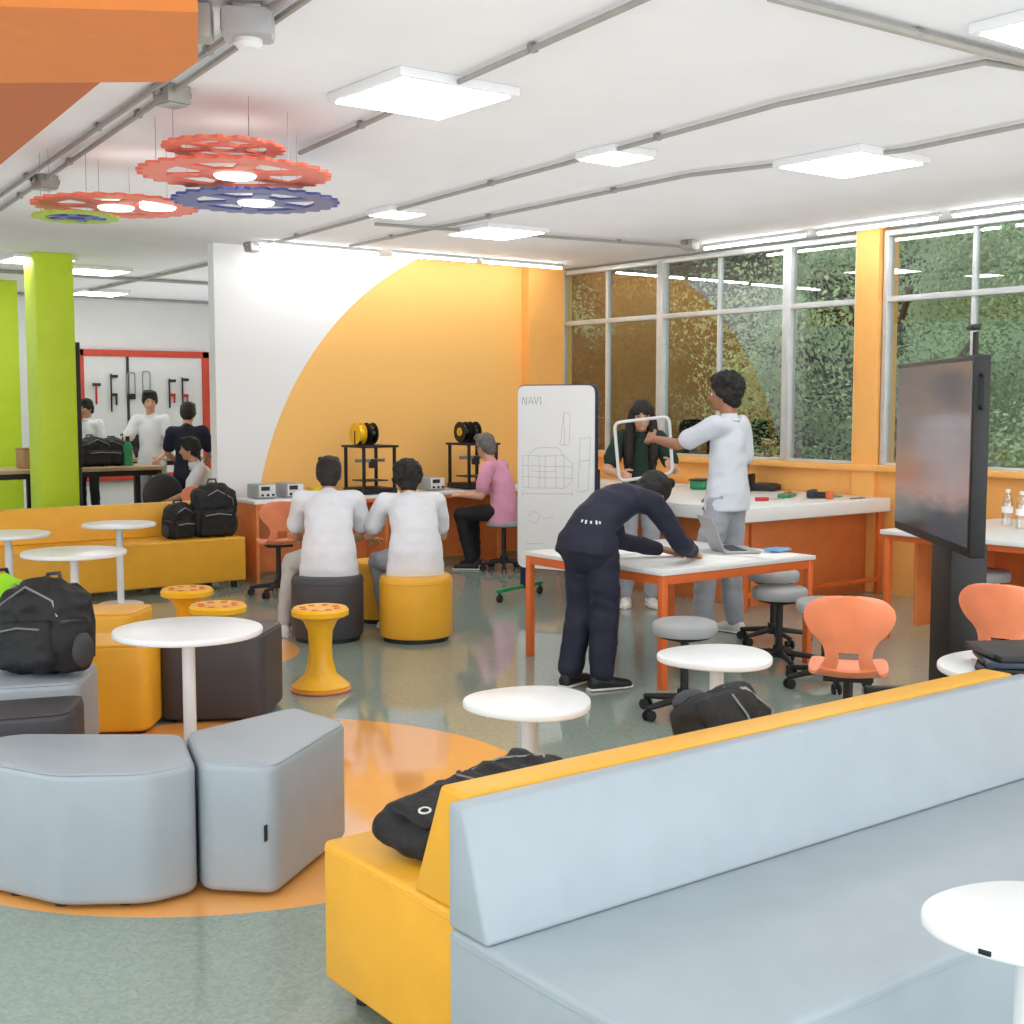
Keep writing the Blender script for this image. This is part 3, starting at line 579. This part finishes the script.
# ---------------------------------------------------------------- bags
def backpack(label,loc,rot,w,dp,h,m='black_fabric',acc='strap',badge=0):
    t=thing('backpack',label,'backpack',loc); t.rotation_euler=rot
    b=MB(); b.box((0,0,h*.44),(w,dp,h*.86),min(w,dp)*.32,4); b.ell(V(0,-dp*.04,h*.70),V(w*.44,dp*.42,h*.28)); b.ell(V(w*.1,-dp*.3,h*.3),V(w*.4,dp*.35,h*.3)); link('body',fuse(b,.010,3,.5,.015,17),m,t,ang=180)
    b=MB(); b.box((0,-dp*.55,h*.30),(w*.74,dp*.36,h*.46),dp*.13,3); link('pocket',fuse(b,.009,3,.5,.008,20),m,t,ang=180)
    for s_ in (-1,1):
        L=[V(s_*w*.2,dp*.42,h*.9),V(s_*w*.26,dp*.66,h*.78),V(s_*w*.3,dp*.7,h*.5),V(s_*w*.36,dp*.52,h*.14)]
        MB().loft([(q,V(.028,0,0),V(0,.008,.004)) for q in L],10).build('strap',acc,t)
        b=MB(); b.ell(V(s_*w*.5,0,h*.22),V(.03,dp*.3,h*.18)); b.build('side_pocket',acc,t)
        MB().tube([(s_*w*.46,-dp*.5,h*.5),(s_*w*.5,-dp*.2,h*.52),(s_*w*.5,dp*.25,h*.5)],.008,6).build('side_strap',acc,t)
    MB().tube([(-.04,dp*.3,h*.92),(-.03,dp*.3,h*1.02),(.03,dp*.3,h*1.02),(.04,dp*.3,h*.92)],.009).build('handle',acc,t)
    MB().tube([(-w*.40,-dp*.46,h*.56),(-w*.36,-dp*.5,h*.72),(0,-dp*.5,h*.88),(w*.36,-dp*.5,h*.72),(w*.40,-dp*.46,h*.56)],.0055,6).build('zipper','steel',t)
    MB().tube([(-w*.3,-dp*.76,h*.44),(0,-dp*.78,h*.47),(w*.3,-dp*.76,h*.44)],.0045,6).build('pocket_zipper','steel',t)
    if badge: MB().tube([(w*.1+.014*cos(a*PI/8),-dp*.79,h*.14+.014*sin(a*PI/8)) for a in range(17)],.003,6).build('ring_badge','white_metal',t)
    return t
backpack('small black backpack on the far yellow sofa',(4.17,10.0,.42),(.12,0,.2),.25,.14,.30); backpack('larger black backpack at the right end of the far yellow sofa',(4.46,9.98,.42),(.12,0,-.1),.36,.18,.46)
p=D(40,5.2,.42); backpack('big black backpack on the grey ottoman at the left edge',p,(-.12,-.12,R(-60)),.38,.20,.40)
p=D(2,5.46,.42); backpack('lime green backpack behind the big black backpack',p,(0,0,.3),.2,.14,.38,'lime_fabric','black')
lie=Matrix.Rotation(R(6),3,'Z')@Matrix.Rotation(R(81),3,'Y')@Matrix.Rotation(R(-82),3,'Z')
backpack('black backpack lying on the yellow sofa seat near its end',(1.60,2.575,.474),lie.to_euler(),.20,.07,.58,badge=1)
lie=Matrix.Rotation(R(2),3,'Z')@Matrix.Rotation(R(86),3,'Y')@Matrix.Rotation(R(-38),3,'Z')
backpack('black backpack slumped behind the middle of the yellow sofa back',(2.62,2.60,.545),lie.to_euler(),.24,.12,.35)
# ---------------------------------------------------------------- people
def lerp(a,b,t): return a+(b-a)*t
def stand():
    return dict(pel=V(0,0,.93),mid=None,ch=V(0,0,1.33),nk=V(0,-.005,1.43),hd=V(0,.025,1.585),hf=V(0,1,0),hu=V(0,0,1),
     sL=V(-.17,0,1.375),sR=V(.17,0,1.375),eL=V(-.225,-.02,1.09),eR=V(.225,-.02,1.09),wL=V(-.235,.07,.86),wR=V(.235,.07,.86),
     hL=V(-.085,0,.9),hR=V(.085,0,.9),kL=V(-.095,.03,.49),kR=V(.095,.03,.49),aL=V(-.1,-.01,.085),aR=V(.1,-.01,.085),tL=V(-.15,1,0),tR=V(.15,1,0),
     thL=V(.3,1,0),thR=V(-.3,1,0),cL=.35,cR=.35)
def sit(zs,l,knee=.42):
    J=stand(); p=V(0,0,zs+.1); f=lambda r,a: V(0,r*sin(a),r*cos(a))
    J['pel']=p; J['ch']=p+f(.40,l); J['nk']=p+f(.5,l+.12); J['hd']=J['nk']+f(.155,l*.9+.05); J['hf']=V(0,cos(l*.6),-sin(l*.6)); J['hu']=V(0,sin(l*.6),cos(l*.6))
    J['mid']=p+f(.22,l*.35)
    for s,k in ((-1,'L'),(1,'R')):
        J['s'+k]=J['ch']+V(s*.18,.01,.03); J['e'+k]=J['s'+k]+V(s*.06,.12,-.25); J['w'+k]=J['e'+k]+V(-s*.08,.2,-.08)
        J['h'+k]=p+V(s*.09,.05,-.02); J['k'+k]=V(s*.15,knee,zs+.06); J['a'+k]=V(s*.15,knee-.02,.085); J['th'+k]=V(-s,.3,.3)
    return J
def add_hand(b,w,d,th,curl,s):
    d=d.normalized(); th=(th-d*th.dot(d)).normalized(); n=d.cross(th).normalized()
    if n.z>0: n=-n
    for k,o in enumerate((.03,.01,-.01,-.03)): b.caps(w+th*o*.5*s,w+d*.085*s+th*o*s,.013*s,.0125*s,8)
    for o,L in ((.034,.07),(.012,.08),(-.011,.074),(-.033,.058)):
        p=w+d*.088*s+th*o*s; a=curl*.5; dd=d+th*o*1.5
        for q,fr in enumerate((.42,.32,.26)):
            v=(dd*cos(a)+n*sin(a)).normalized(); e=p+v*L*fr*s; b.caps(p,e,(.0098-.0008*q)*s,(.009-.0008*q)*s,8); p=e; a+=curl
    p=w+d*.025*s+th*.026*s
    for q,(L,k) in enumerate(((.042,.9),(.034,.35),(.026,.1))):
        v=(d*.9+th*k+n*(.25+.2*curl)).normalized(); e=p+v*L*s; b.caps(p,e,(.013-.001*q)*s,(.012-.001*q)*s,8); p=e
def person(label,loc,rz,J,s,shirt,sleeve,trouser,shoe,hair,hm,skin,vox=.007,face=True,bag=0,broad=.96,longhem=0):
    J={k:(v*s if isinstance(v,Vector) and k not in('hf','hu','tL','tR','thL','thR') else v) for k,v in J.items()}
    t=thing('person',label,'person',loc,rz)
    side0=(J['hR']-J['hL']).normalized(); side1=(J['sR']-J['sL']).normalized(); mid=J['mid'] or lerp(J['pel'],J['ch'],.5)
    def spine(u):
        if u>1: return lerp(J['ch'],J['nk'],min((u-1)/.2,1.3))
        q=2*mid-(J['pel']+J['ch'])*.5; uu=u; return J['pel']*(1-uu)**2+q*2*uu*(1-uu)+J['ch']*uu*uu
    def torso(b,secs,add=0):
        L=[]
        for u,wx,wy in secs:
            c=spine(u); d=(spine(u+.03)-spine(u-.03)).normalized(); sd=lerp(side0,side1,max(0,min(1,u))); sd=(sd-d*sd.dot(d)).normalized(); fy=d.cross(sd)
            L.append((c,sd*(wx*s*broad+add),fy*(wy*s*min(broad,1)+add)))
        b.loft(L,24)
    b=MB(); torso(b,[(-.18,.1,.08),(-.08,.13,.09),(.08,.135,.09),(.35,.12,.085),(.65,.13,.092),(.9,.14,.086),(1.05,.105,.07),(1.2,.055,.055)])
    hf=J['hf'].normalized(); hu=(J['hu']-hf*J['hu'].dot(hf)).normalized(); hx=hf.cross(hu); hd=J['hd']
    def P(x,y,z): return hd+hx*x*s+hf*y*s+hu*z*s
    b.caps(lerp(J['ch'],J['nk'],.7),P(0,-.02,-.06),.055*s,.051*s)
    def E(bb,c,r): bb.ell(P(*c),V(r[0]*s,r[1]*s,r[2]*s),hx,hf,hu)
    E(b,(0,-.012,.03),(.076,.094,.085)); E(b,(0,.018,-.03),(.064,.07,.08)); E(b,(0,.037,-.078),(.043,.046,.034))
    b.caps(P(0,.083,.004),P(0,.101,-.028),.008*s,.013*s,8)
    for k in (-1,1): E(b,(k*.077,-.005,-.012),(.012,.022,.032))
    for k in 'LR':
        S,e,w=J['s'+k],J['e'+k],J['w'+k]; b.chain([J['ch']*.6+S*.4,S],[.065*s,.055*s]); b.chain([S,lerp(S,e,.45),e,lerp(e,w,.3),w],[.05*s,.045*s,.038*s,.037*s,.025*s])
        fd=(w-e).normalized(); hdv=J.get('d'+k) or fd; add_hand(b,w,hdv,J['th'+k],J['c'+k],s)
        h,q,a=J['h'+k],J['k'+k],J['a'+k]; bk=-(J['t'+k].normalized())
        b.chain([h,lerp(h,q,.5),q,lerp(q,a,.3)+bk*.012*s,lerp(q,a,.65)+bk*.006*s,a],[.072*s,.063*s,.05*s,.051*s,.041*s,.033*s])
        td=J['t'+k].normalized(); b.caps(a+V(0,0,-.045*s)-td*.02*s,a+V(0,0,-.055*s)+td*.12*s,.03*s,.024*s)
    link('body',fuse(b,vox,2,.5),skin,t,ang=180)
    v2=max(vox*1.6,.0105)
    b=MB(); ex=.010*s; torso(b,[(-.26,.176,.134),(-.1,.174,.136),(.1,.162,.126),(.35,.143,.11),(.65,.146,.108),(.9,.15,.098),(1.05,.11,.076),(1.13,.07,.062)],ex)
    if longhem: b.ell(J['pel']+V(0,.005,-.05)*s,V(.172,.14,.15)*s*.97)
    for k in 'LR':
        S,e,w=J['s'+k],J['e'+k],J['w'+k]; b.chain([J['ch']*.6+S*.4,S],[.074*s,.064*s])
        if sleeve=='long': b.chain([S,lerp(S,e,.5),e,lerp(e,w,.4),lerp(e,w,.94)],[.061*s,.056*s,.051*s,.049*s,.038*s])
        else: b.chain([S,lerp(S,e,.7)],[.066*s,.068*s])
    b.caps(spine(1.08),spine(1.17),.064*s,.060*s)
    sh=link('jacket' if sleeve=='long' else 'shirt',fuse(b,v2,4,.5,.010*s,11),shirt,t,ang=180)
    if sleeve!='long':   # polo collar
        n0=spine(1.16); dn=(spine(1.2)-spine(1.1)).normalized(); X_=(side1-dn*side1.dot(dn)).normalized(); Y_=dn.cross(X_)
        MB().tube([n0+X_*.062*s*cos(a*PI/10)+Y_*.062*s*sin(a*PI/10) for a in range(21)],.012*s,8).build('collar',shirt,t,ang=180)
    b=MB(); torso(b,[(-.3,.1,.075),(-.2,.135,.095),(0,.14,.098),(.14,.135,.094)],.003*s)
    for k in 'LR':
        h,q,a=J['h'+k],J['k'+k],J['a'+k]; b.chain([h,lerp(h,q,.5),q,lerp(q,a,.45),lerp(q,a,.95)],[x*s for x in (.084+bag*.4,.078+bag,.065+bag,.061+bag,.054+bag)])
    link('trousers',fuse(b,v2,4,.5,.010*s,12),trouser,t,ang=180)
    for k in 'LR':
        a=J['a'+k]; td=J['t'+k].copy(); td.z=0; td.normalize(); sd=V(td.y,-td.x,0); z=a.z-.085*s; c=V(a.x,a.y,z)
        b=MB(); b.loft([(c+td*y*s+V(0,0,hh*.5*s),sd*wd*s,V(0,0,hh*.5*s)) for y,wd,hh in ((-.075,.02,.05),(-.065,.034,.075),(-.02,.04,.095),(.05,.045,.075),(.12,.048,.055),(.165,.038,.045),(.185,.015,.03))],16)
        o=link('shoe',fuse(b,.008,2),shoe,t,ang=180)
        q=MB(); q.loft([(c+td*y*s+V(0,0,.009*s),sd*wd*s,V(0,0,.009*s)) for y,wd in ((-.08,.022),(-.068,.038),(.05,.047),(.125,.05),(.17,.04),(.19,.016))],16); q.build('sole','shoe_white',o)
    b=MB(); E(b,(0,-.022,.044),(.088,.1,.086)); E(b,(0,-.046,-.005),(.084,.075,.088)); E(b,(0,-.06,-.06),(.062,.05,.05))
    rr=random.Random(len(label))
    if hair=='curly':
        for i in range(95):
            u=V(rr.gauss(0,1),rr.gauss(-.3,1),rr.gauss(.35,.8)).normalized()
            if u.z>-.75 and not(u.y>.35 and u.z<.35): E(b,(u.x*.09,-.025+u.y*.1,.035+u.z*.092),(.024,.024,.024))
    elif hair=='long':
        for k in (-1,1): b.chain([P(k*.066,0,.05),P(k*.088,.02,-.06),P(k*.098,.07,-.18),P(k*.098,.12,-.30),P(k*.09,.15,-.38)],[.034*s,.036*s,.042*s,.042*s,.02*s])
        b.chain([P(0,-.07,0),P(0,-.08,-.12),P(0,-.06,-.24)],[.07*s,.1*s,.1*s])
    else:
        for k in (-1,1): E(b,(k*.07,-.012,.012),(.018,.055,.05))
        for i in range(16): E(b,(rr.uniform(-.06,.06),rr.uniform(-.02,.06),.108),(.022,.028,.02))
    link('hair',fuse(b,max(vox,.007),2,.5,.006*s,50),hm,t,ang=180)
    if face:
        for k in (-1,1):
            o=MB(); E(o,(k*.031,.066,0),(.0125,.012,.0095)); o=o.build('eye','eye_white',t); q=MB(); E(q,(k*.031,.0755,0),(.006,.0035,.006)); q.build('pupil','pupil',o)
            q=MB(); q.caps(P(k*.018,.08,.02),P(k*.045,.07,.021),.004*s,.003*s,6); q.build('eyebrow',hm,t)
        q=MB(); q.caps(P(-.02,.077,-.058),P(.02,.077,-.058),.005*s,.005*s,8); q.build('mouth','lip',t)
    return t,sh
def toward(dx,dy): return math.atan2(dy,dx)-PI/2
# two seated boys
J=sit(.43/.93,.52,.38); J['kL']=V(-.26,.28,.5); J['aL']=V(-.31,.16,.085); J['kR']=V(.1,.38,.5); J['aR']=V(.08,.36,.085)
person('boy in a white shirt seated on the dark pouf with his back turned',(PD.x,PD.y-.02,0),toward(.5,.86),J,.95,'shirt_white','short','trouser_cream','shoe_white','short','hair_brown','skin_mid',broad=1.06)
J=sit(.43/.93,.62,.38); J['kL']=V(-.22,.34,.5); J['eL']=J['sL']+V(-.1,.1,-.24); J['wL']=J['eL']+V(.04,.2,-.05)
person('curly haired boy in a white shirt seated on the yellow pouf',(PY.x,PY.y-.0,0),toward(.42,.9),J,.95,'shirt_white','short','trouser_grey','shoe_white','curly','hair_black','skin_mid',broad=1.06)
# man in pink on a stool
p=D(504,11.7); J=sit(.49,.22,.40); J['eL']=J['sL']+V(-.05,.05,-.27); J['wL']=J['eL']+V(.06,.22,.0); J['eR']=J['sR']+V(.05,.05,-.27); J['wR']=J['eR']+V(-.06,.22,.0); J['kR']=V(.14,.40,.54); J['aL']=V(-.12,.3,.085); J['hf']=V(.3,.85,-.35)
person('grey haired man in a pink shirt seated at the back counter',p,toward(-.5,.86),J,.93,'shirt_pink','short','trouser_black','shoe_black','short','hair_grey','skin_light')
t=thing('counter_stool','grey stool under the man in the pink shirt','stool',(p.x,p.y,0)); starbase(t,.2,.4,'black'); MB().lathe([(.13,.4),(.165,.415),(.165,.44),(.13,.455),(.001,.458)]).build('seat','grey_fabric',t)
# leaning boy in navy
J=stand(); 
J.update(pel=V(0,-.03,.81),mid=V(0,.09,.935),ch=V(0,.29,1.0),nk=V(0,.38,1.02),hd=V(0,.51,1.01),hf=V(0,.6,-.8),hu=V(0,.8,.6),
 sL=V(-.165,.31,.985),sR=V(.165,.31,.985),eL=V(-.22,.47,.74),eR=V(.23,.48,.75),wL=V(-.1,.70,.685),wR=V(.12,.72,.685),
 hL=V(-.075,0,.79),hR=V(.075,0,.79),kL=V(-.085,.02,.43),kR=V(.075,.03,.43),aL=V(-.10,-.05,.085),aR=V(.08,0,.085),tL=V(-.2,1,0),tR=V(.35,1,0),thL=V(1,.2,.2),thR=V(-1,.2,.2),cL=.5,cR=.7)
brz=toward(.96,.12); bloc=V(4.45,5.17,0)
bt,bj=person('boy in a navy tracksuit bending over the orange table to write',bloc,brz,J,1.0,'navy','long','navy','shoe_black','short','hair_black','skin_mid',bag=.013,broad=.88,longhem=1)
mw=Matrix.Translation(bloc)@Matrix.Rotation(brz,4,'Z')
def onback(px,py):
    best=None
    for v in bj.data.vertices:
        q=mw@v.co; d=q.dot(fw)
        x=512+F*q.dot(rt)/d; y=403+F*(H-q.z)/d
        if abs(x-px)<2.2 and abs(y-py)<2.2 and (best is None or d<best[0]): best=(d,v.co.copy(),v.normal.copy())
    return best
for i,px in enumerate(range(582,606,5)):   # small white print laid on the cloth of the back
    h_=onback(px,520+i*.3)
    if h_: MB().box(h_[1]+h_[2]*.003,(.010,.003,.022 if i%2 else .016),.001,X=h_[2].to_track_quat('Y','Z').to_matrix().to_4x4()).build('print_mark','shirt_white',bj)
# standing man
J=stand(); J.update(hf=V(-.25,1,-.12),hd=V(-.01,.035,1.585),eL=V(-.22,.25,1.25),wL=V(-.1,.50,1.28),eR=V(.22,.0,1.09),wR=V(.2,.16,.90),thL=V(.5,0,1),cL=1.0,aL=V(-.12,.1,.085),kL=V(-.1,.1,.49),tL=V(-.1,1,0))
MP=V(6.2,5.84,0); mrz=toward(-.25,.95)
person('young man in a pale polo standing and holding a white frame',MP,mrz,J,1.0,'shirt_pale','short','trouser_grey','shoe_white','curly','hair_black','skin_dark',bag=.01,broad=.94)
# girl
GP=D(640,9.6)
J=stand(); J.update(hf=V(0,.92,-.35),hu=V(0,.35,.92),hd=V(0,.10,1.55),nk=V(0,.04,1.42),ch=V(0,.02,1.33),eR=V(.27,.10,1.12),wR=V(.19,.30,1.09),eL=V(-.27,.10,1.12),wL=V(-.23,.30,1.16),thR=V(-.4,.2,1),thL=V(.4,.2,1),cR=1.1,cL=1.1,sL=V(-.15,.01,1.37),sR=V(.15,.01,1.37))
person('girl with long dark hair in a dark green shirt behind the white frame',GP,toward(-fw.x,-fw.y),J,.92,'shirt_green','short','trouser_grey','shoe_white','long','hair_brown','skin_light',broad=.84)
# the frame held between them
c=D(642,9.22,1.19); fpts=[(-.2,.19),(.19,.235),(.22,-.17),(-.16,-.23)]
rp=rpoly(fpts,.05,5); tb=MB(); pts=[rt*x+V(0,0,z) for x,z in rp]; pts.append(pts[0]); pts.append(pts[1]); tb.tube(pts,.012,10)
tag(tb.build('square_frame','white_metal',None,c),'white square tube frame held up between the man and the girl','frame')
# far people
J=stand(); J.update(hf=V(-.4,1,-.25),eR=V(.26,.12,1.12),wR=V(.12,.34,1.02),eL=V(-.26,.06,1.1),wL=V(-.2,.3,.95))
person('young man in a white polo standing behind the far workbench',D(152,14.4),toward(-.6,-.7),J,.97,'shirt_white','short','trouser_grey','shoe_white','short','hair_brown','skin_light',.012,broad=.9)
J=stand(); J.update(hf=V(0,1,-.5),hd=V(0,.08,1.57),eR=V(.24,.12,1.12),wR=V(.15,.32,1.02),eL=V(-.24,.12,1.12),wL=V(-.12,.32,1.0))
person('person in a navy top standing with back turned in the far room',D(188,13.0),toward(.5,.85),J,.9,'navy','short','trouser_black','shoe_black','short','hair_brown','skin_light',.012,False,broad=.9)
J=sit(.48,.2); person('person in a white shirt seated in the far room at the mural wall edge',D(208,12.3),toward(-.9,.4),J,.9,'shirt_white','short','trouser_black','shoe_black','short','hair_black','skin_mid',.012,False,broad=.9)
J=stand(); J.update(hf=V(.3,1,-.3)); person('dark haired person beside the lime column in the far room',D(88,16.4),toward(-.7,-.7),J,.92,'shirt_white','short','trouser_black','shoe_black','short','hair_black','skin_mid',.012,broad=.85)
# ---------------------------------------------------------------- far room furniture
def bench(label,x0,x1,y0,y1,z):
    t=thing('workbench',label,'workbench',((x0+x1)/2,(y0+y1)/2,0)); w=x1-x0;dp=y1-y0
    MB().box((0,0,z-.02),(w,dp,.04),.004).build('worktop','wood',t); MB().box((0,0,z-.07),(w-.06,dp-.06,.05),.003).build('apron','black',t)
    for sx in (-1,1):
        for sy in (-1,1): legbox(t,sx*(w/2-.05),sy*(dp/2-.05),z-.04,'black',.06)
    MB().box((0,0,.2),(w-.1,dp-.1,.03)).build('shelf','black',t)
bench('long wood topped workbench in the far room left of the mural',3.3,5.3,13.05,13.75,.86); bench('second workbench deeper in the far room',4.6,6.6,15.0,15.6,.86)
backpack('black bag left on the far workbench',Dy(93,13.4,.86),(0,0,.2),.36,.2,.32); backpack('black bag right on the far workbench',Dy(112,13.45,.86),(0,0,-.3),.3,.2,.30)
p=Dy(128,13.3,.86); t=thing('spray_bottle','dark green bottle on the far workbench','bottle',p); MB().lathe([(.001,0),(.05,.003),(.05,.2),(.02,.26),(.001,.26)],n=18).build('body','green_plastic',t); MB().lathe([(.022,.25),(.022,.31),(.001,.31)],n=14).build('cap','black',t)
def fbox(name,label,cat,px,y,parts):
    t=thing(name,label,cat,Dy(px,y,.86),.1)
    for nm,c_,s_,m_ in parts: MB().box(c_,s_,min(s_)*.12).build(nm,m_,t)
fbox('cardboard_box','brown cardboard box between the lime columns on the far workbench','box',27,13.4,[('body',(0,0,.1),(.16,.2,.2),'cardboard'),('flap',(0,0,.203),(.17,.21,.008),'cardboard')])
fbox('tool_chest','black tool chest behind the standing man on the deeper workbench','tool chest',137,15.3,[('body',(0,0,.13),(.3,.22,.26),'black'),('drawer',(0,-.112,.08),(.26,.012,.09),'charcoal'),('lid',(0,0,.275),(.31,.23,.03),'charcoal')])
p=D(79,12.75); t=thing('side_screen','tall dark screen seen edge on beside the lime column','screen',(p.x,p.y,0),math.atan2(p.y,p.x))
MB().box((0,0,1.5),(.7,.07,1.2),.008).build('panel','black',t); MB().box((0,.0,.45),(.08,.05,.9),.006).build('post','charcoal',t); MB().box((0,0,.02),(.5,.12,.04),.006).build('base','charcoal',t)
t=thing('tool_board','white tool board in a red frame on the far wall','tool board',(6.83,YF-.03,0)); MB().box((0,0,1.35),(1.8,.03,1.7)).build('panel','white_top',t)
for x in (-.9,.9): MB().box((x,-.02,1.35),(.10,.06,1.79),.005).build('frame_side','red_frame',t)
for z in (.5,2.2): MB().box((0,-.02,z),(1.90,.06,.09),.005).build('frame_rail','red_frame',t)
MB().box((-.24,-.025,1.35),(.03,.03,1.64)).build('divider','charcoal',t)
def clamp(label,px,z0,z1,m):
    p=Dy(px,YF-.09,0); t=thing('bar_clamp',label,'clamp',(p.x,p.y,z0),0,'clamps on the tool board'); h=z1-z0
    MB().box((0,0,h/2),(.02,.02,h),.003).build('bar','black',t); MB().box((.045,0,h*.93),(.10,.03,.04),.006).build('fixed_jaw','black',t)
    MB().box((.04,0,h*.45),(.09,.03,.04),.006).build('sliding_jaw',m,t); MB().cyl((.07,0,h*.18),(.07,0,h*.42),.014).build('handle',m,t)
for i,(px,a,b,m) in enumerate(((113,1.4,1.92,'black'),(171,1.45,1.86,'red'),(184,1.42,1.88,'red'))):
    clamp(['black clamp hanging left of the board divider','red handled clamp left of the pair','red handled clamp right of the pair'][i],px,a,b,m)
def hacksaw(label,px,z0):
    p=Dy(px,YF-.09,0); t=thing('hacksaw',label,'saw',(p.x,p.y,z0),0)
    MB().tube([(-.05,0,.1),(-.05,0,.36),(-.035,0,.385),(.04,0,.385),(.055,0,.36),(.055,0,.12)],.009).build('frame','steel',t); MB().box((.055,0,.24),(.012,.006,.27)).build('blade','charcoal',t); MB().box((0,0,.06),(.12,.03,.08),.012).build('handle','black',t)
hacksaw('left hacksaw hanging right of the board divider',133,1.55); hacksaw('right hacksaw hanging in the middle of the tool board',148,1.57)
p=Dy(98,YF-.09,0); t=thing('hammer','red handled hammer hanging left of the black clamp','hammer',(p.x,p.y,1.5),0)
MB().box((0,0,.13),(.025,.025,.26),.006).build('handle','red',t); MB().box((.01,0,.27),(.11,.035,.04),.008).build('head','charcoal',t)
# ---------------------------------------------------------------- light
w=bpy.data.worlds.new('world'); SC.world=w; w.use_nodes=True; bg=w.node_tree.nodes['Background']; bg.inputs[0].default_value=(.9,.95,1,1); bg.inputs[1].default_value=1.5
def area(name,c,sx,sy,L,rot,col=(1,.99,.98)):
    d=bpy.data.lights.new(name,'AREA'); d.shape='RECTANGLE'; d.size=sx; d.size_y=sy; d.energy=L*PI*sx*sy; d.color=col
    o=bpy.data.objects.new(name,d); COL.objects.link(o); o.location=c; o.rotation_euler=rot
area('ceiling_fill',(2.6,3.9,1.95),9.6,11.6,.46,(PI,0,0),(.97,.985,1)); area('far_ceiling_fill',(6.5,14.1,1.7),3.2,5.4,.7,(PI,0,0),(.97,.985,1)); area('far_side_fill',(.6,14.2,1.7),5.2,5.6,.6,(PI,0,0))  # added fill lamps facing up to brighten the ceilings, no fittings there
area('rear_fill',(2.2,-4.2,1.5),11,2.4,2.7,(R(90),0,0),(.98,.99,1)); area('left_fill',(-3.5,3.4,1.5),2.3,13,1.8,(0,R(-90),0),(.98,.99,1))  # added fill lamps at the rear and left, no windows stand there
s=bpy.data.lights.new('sun','SUN'); s.energy=2.2; s.angle=R(40); so=bpy.data.objects.new('sun',s); COL.objects.link(so); so.rotation_euler=(0,R(-38),R(-15))
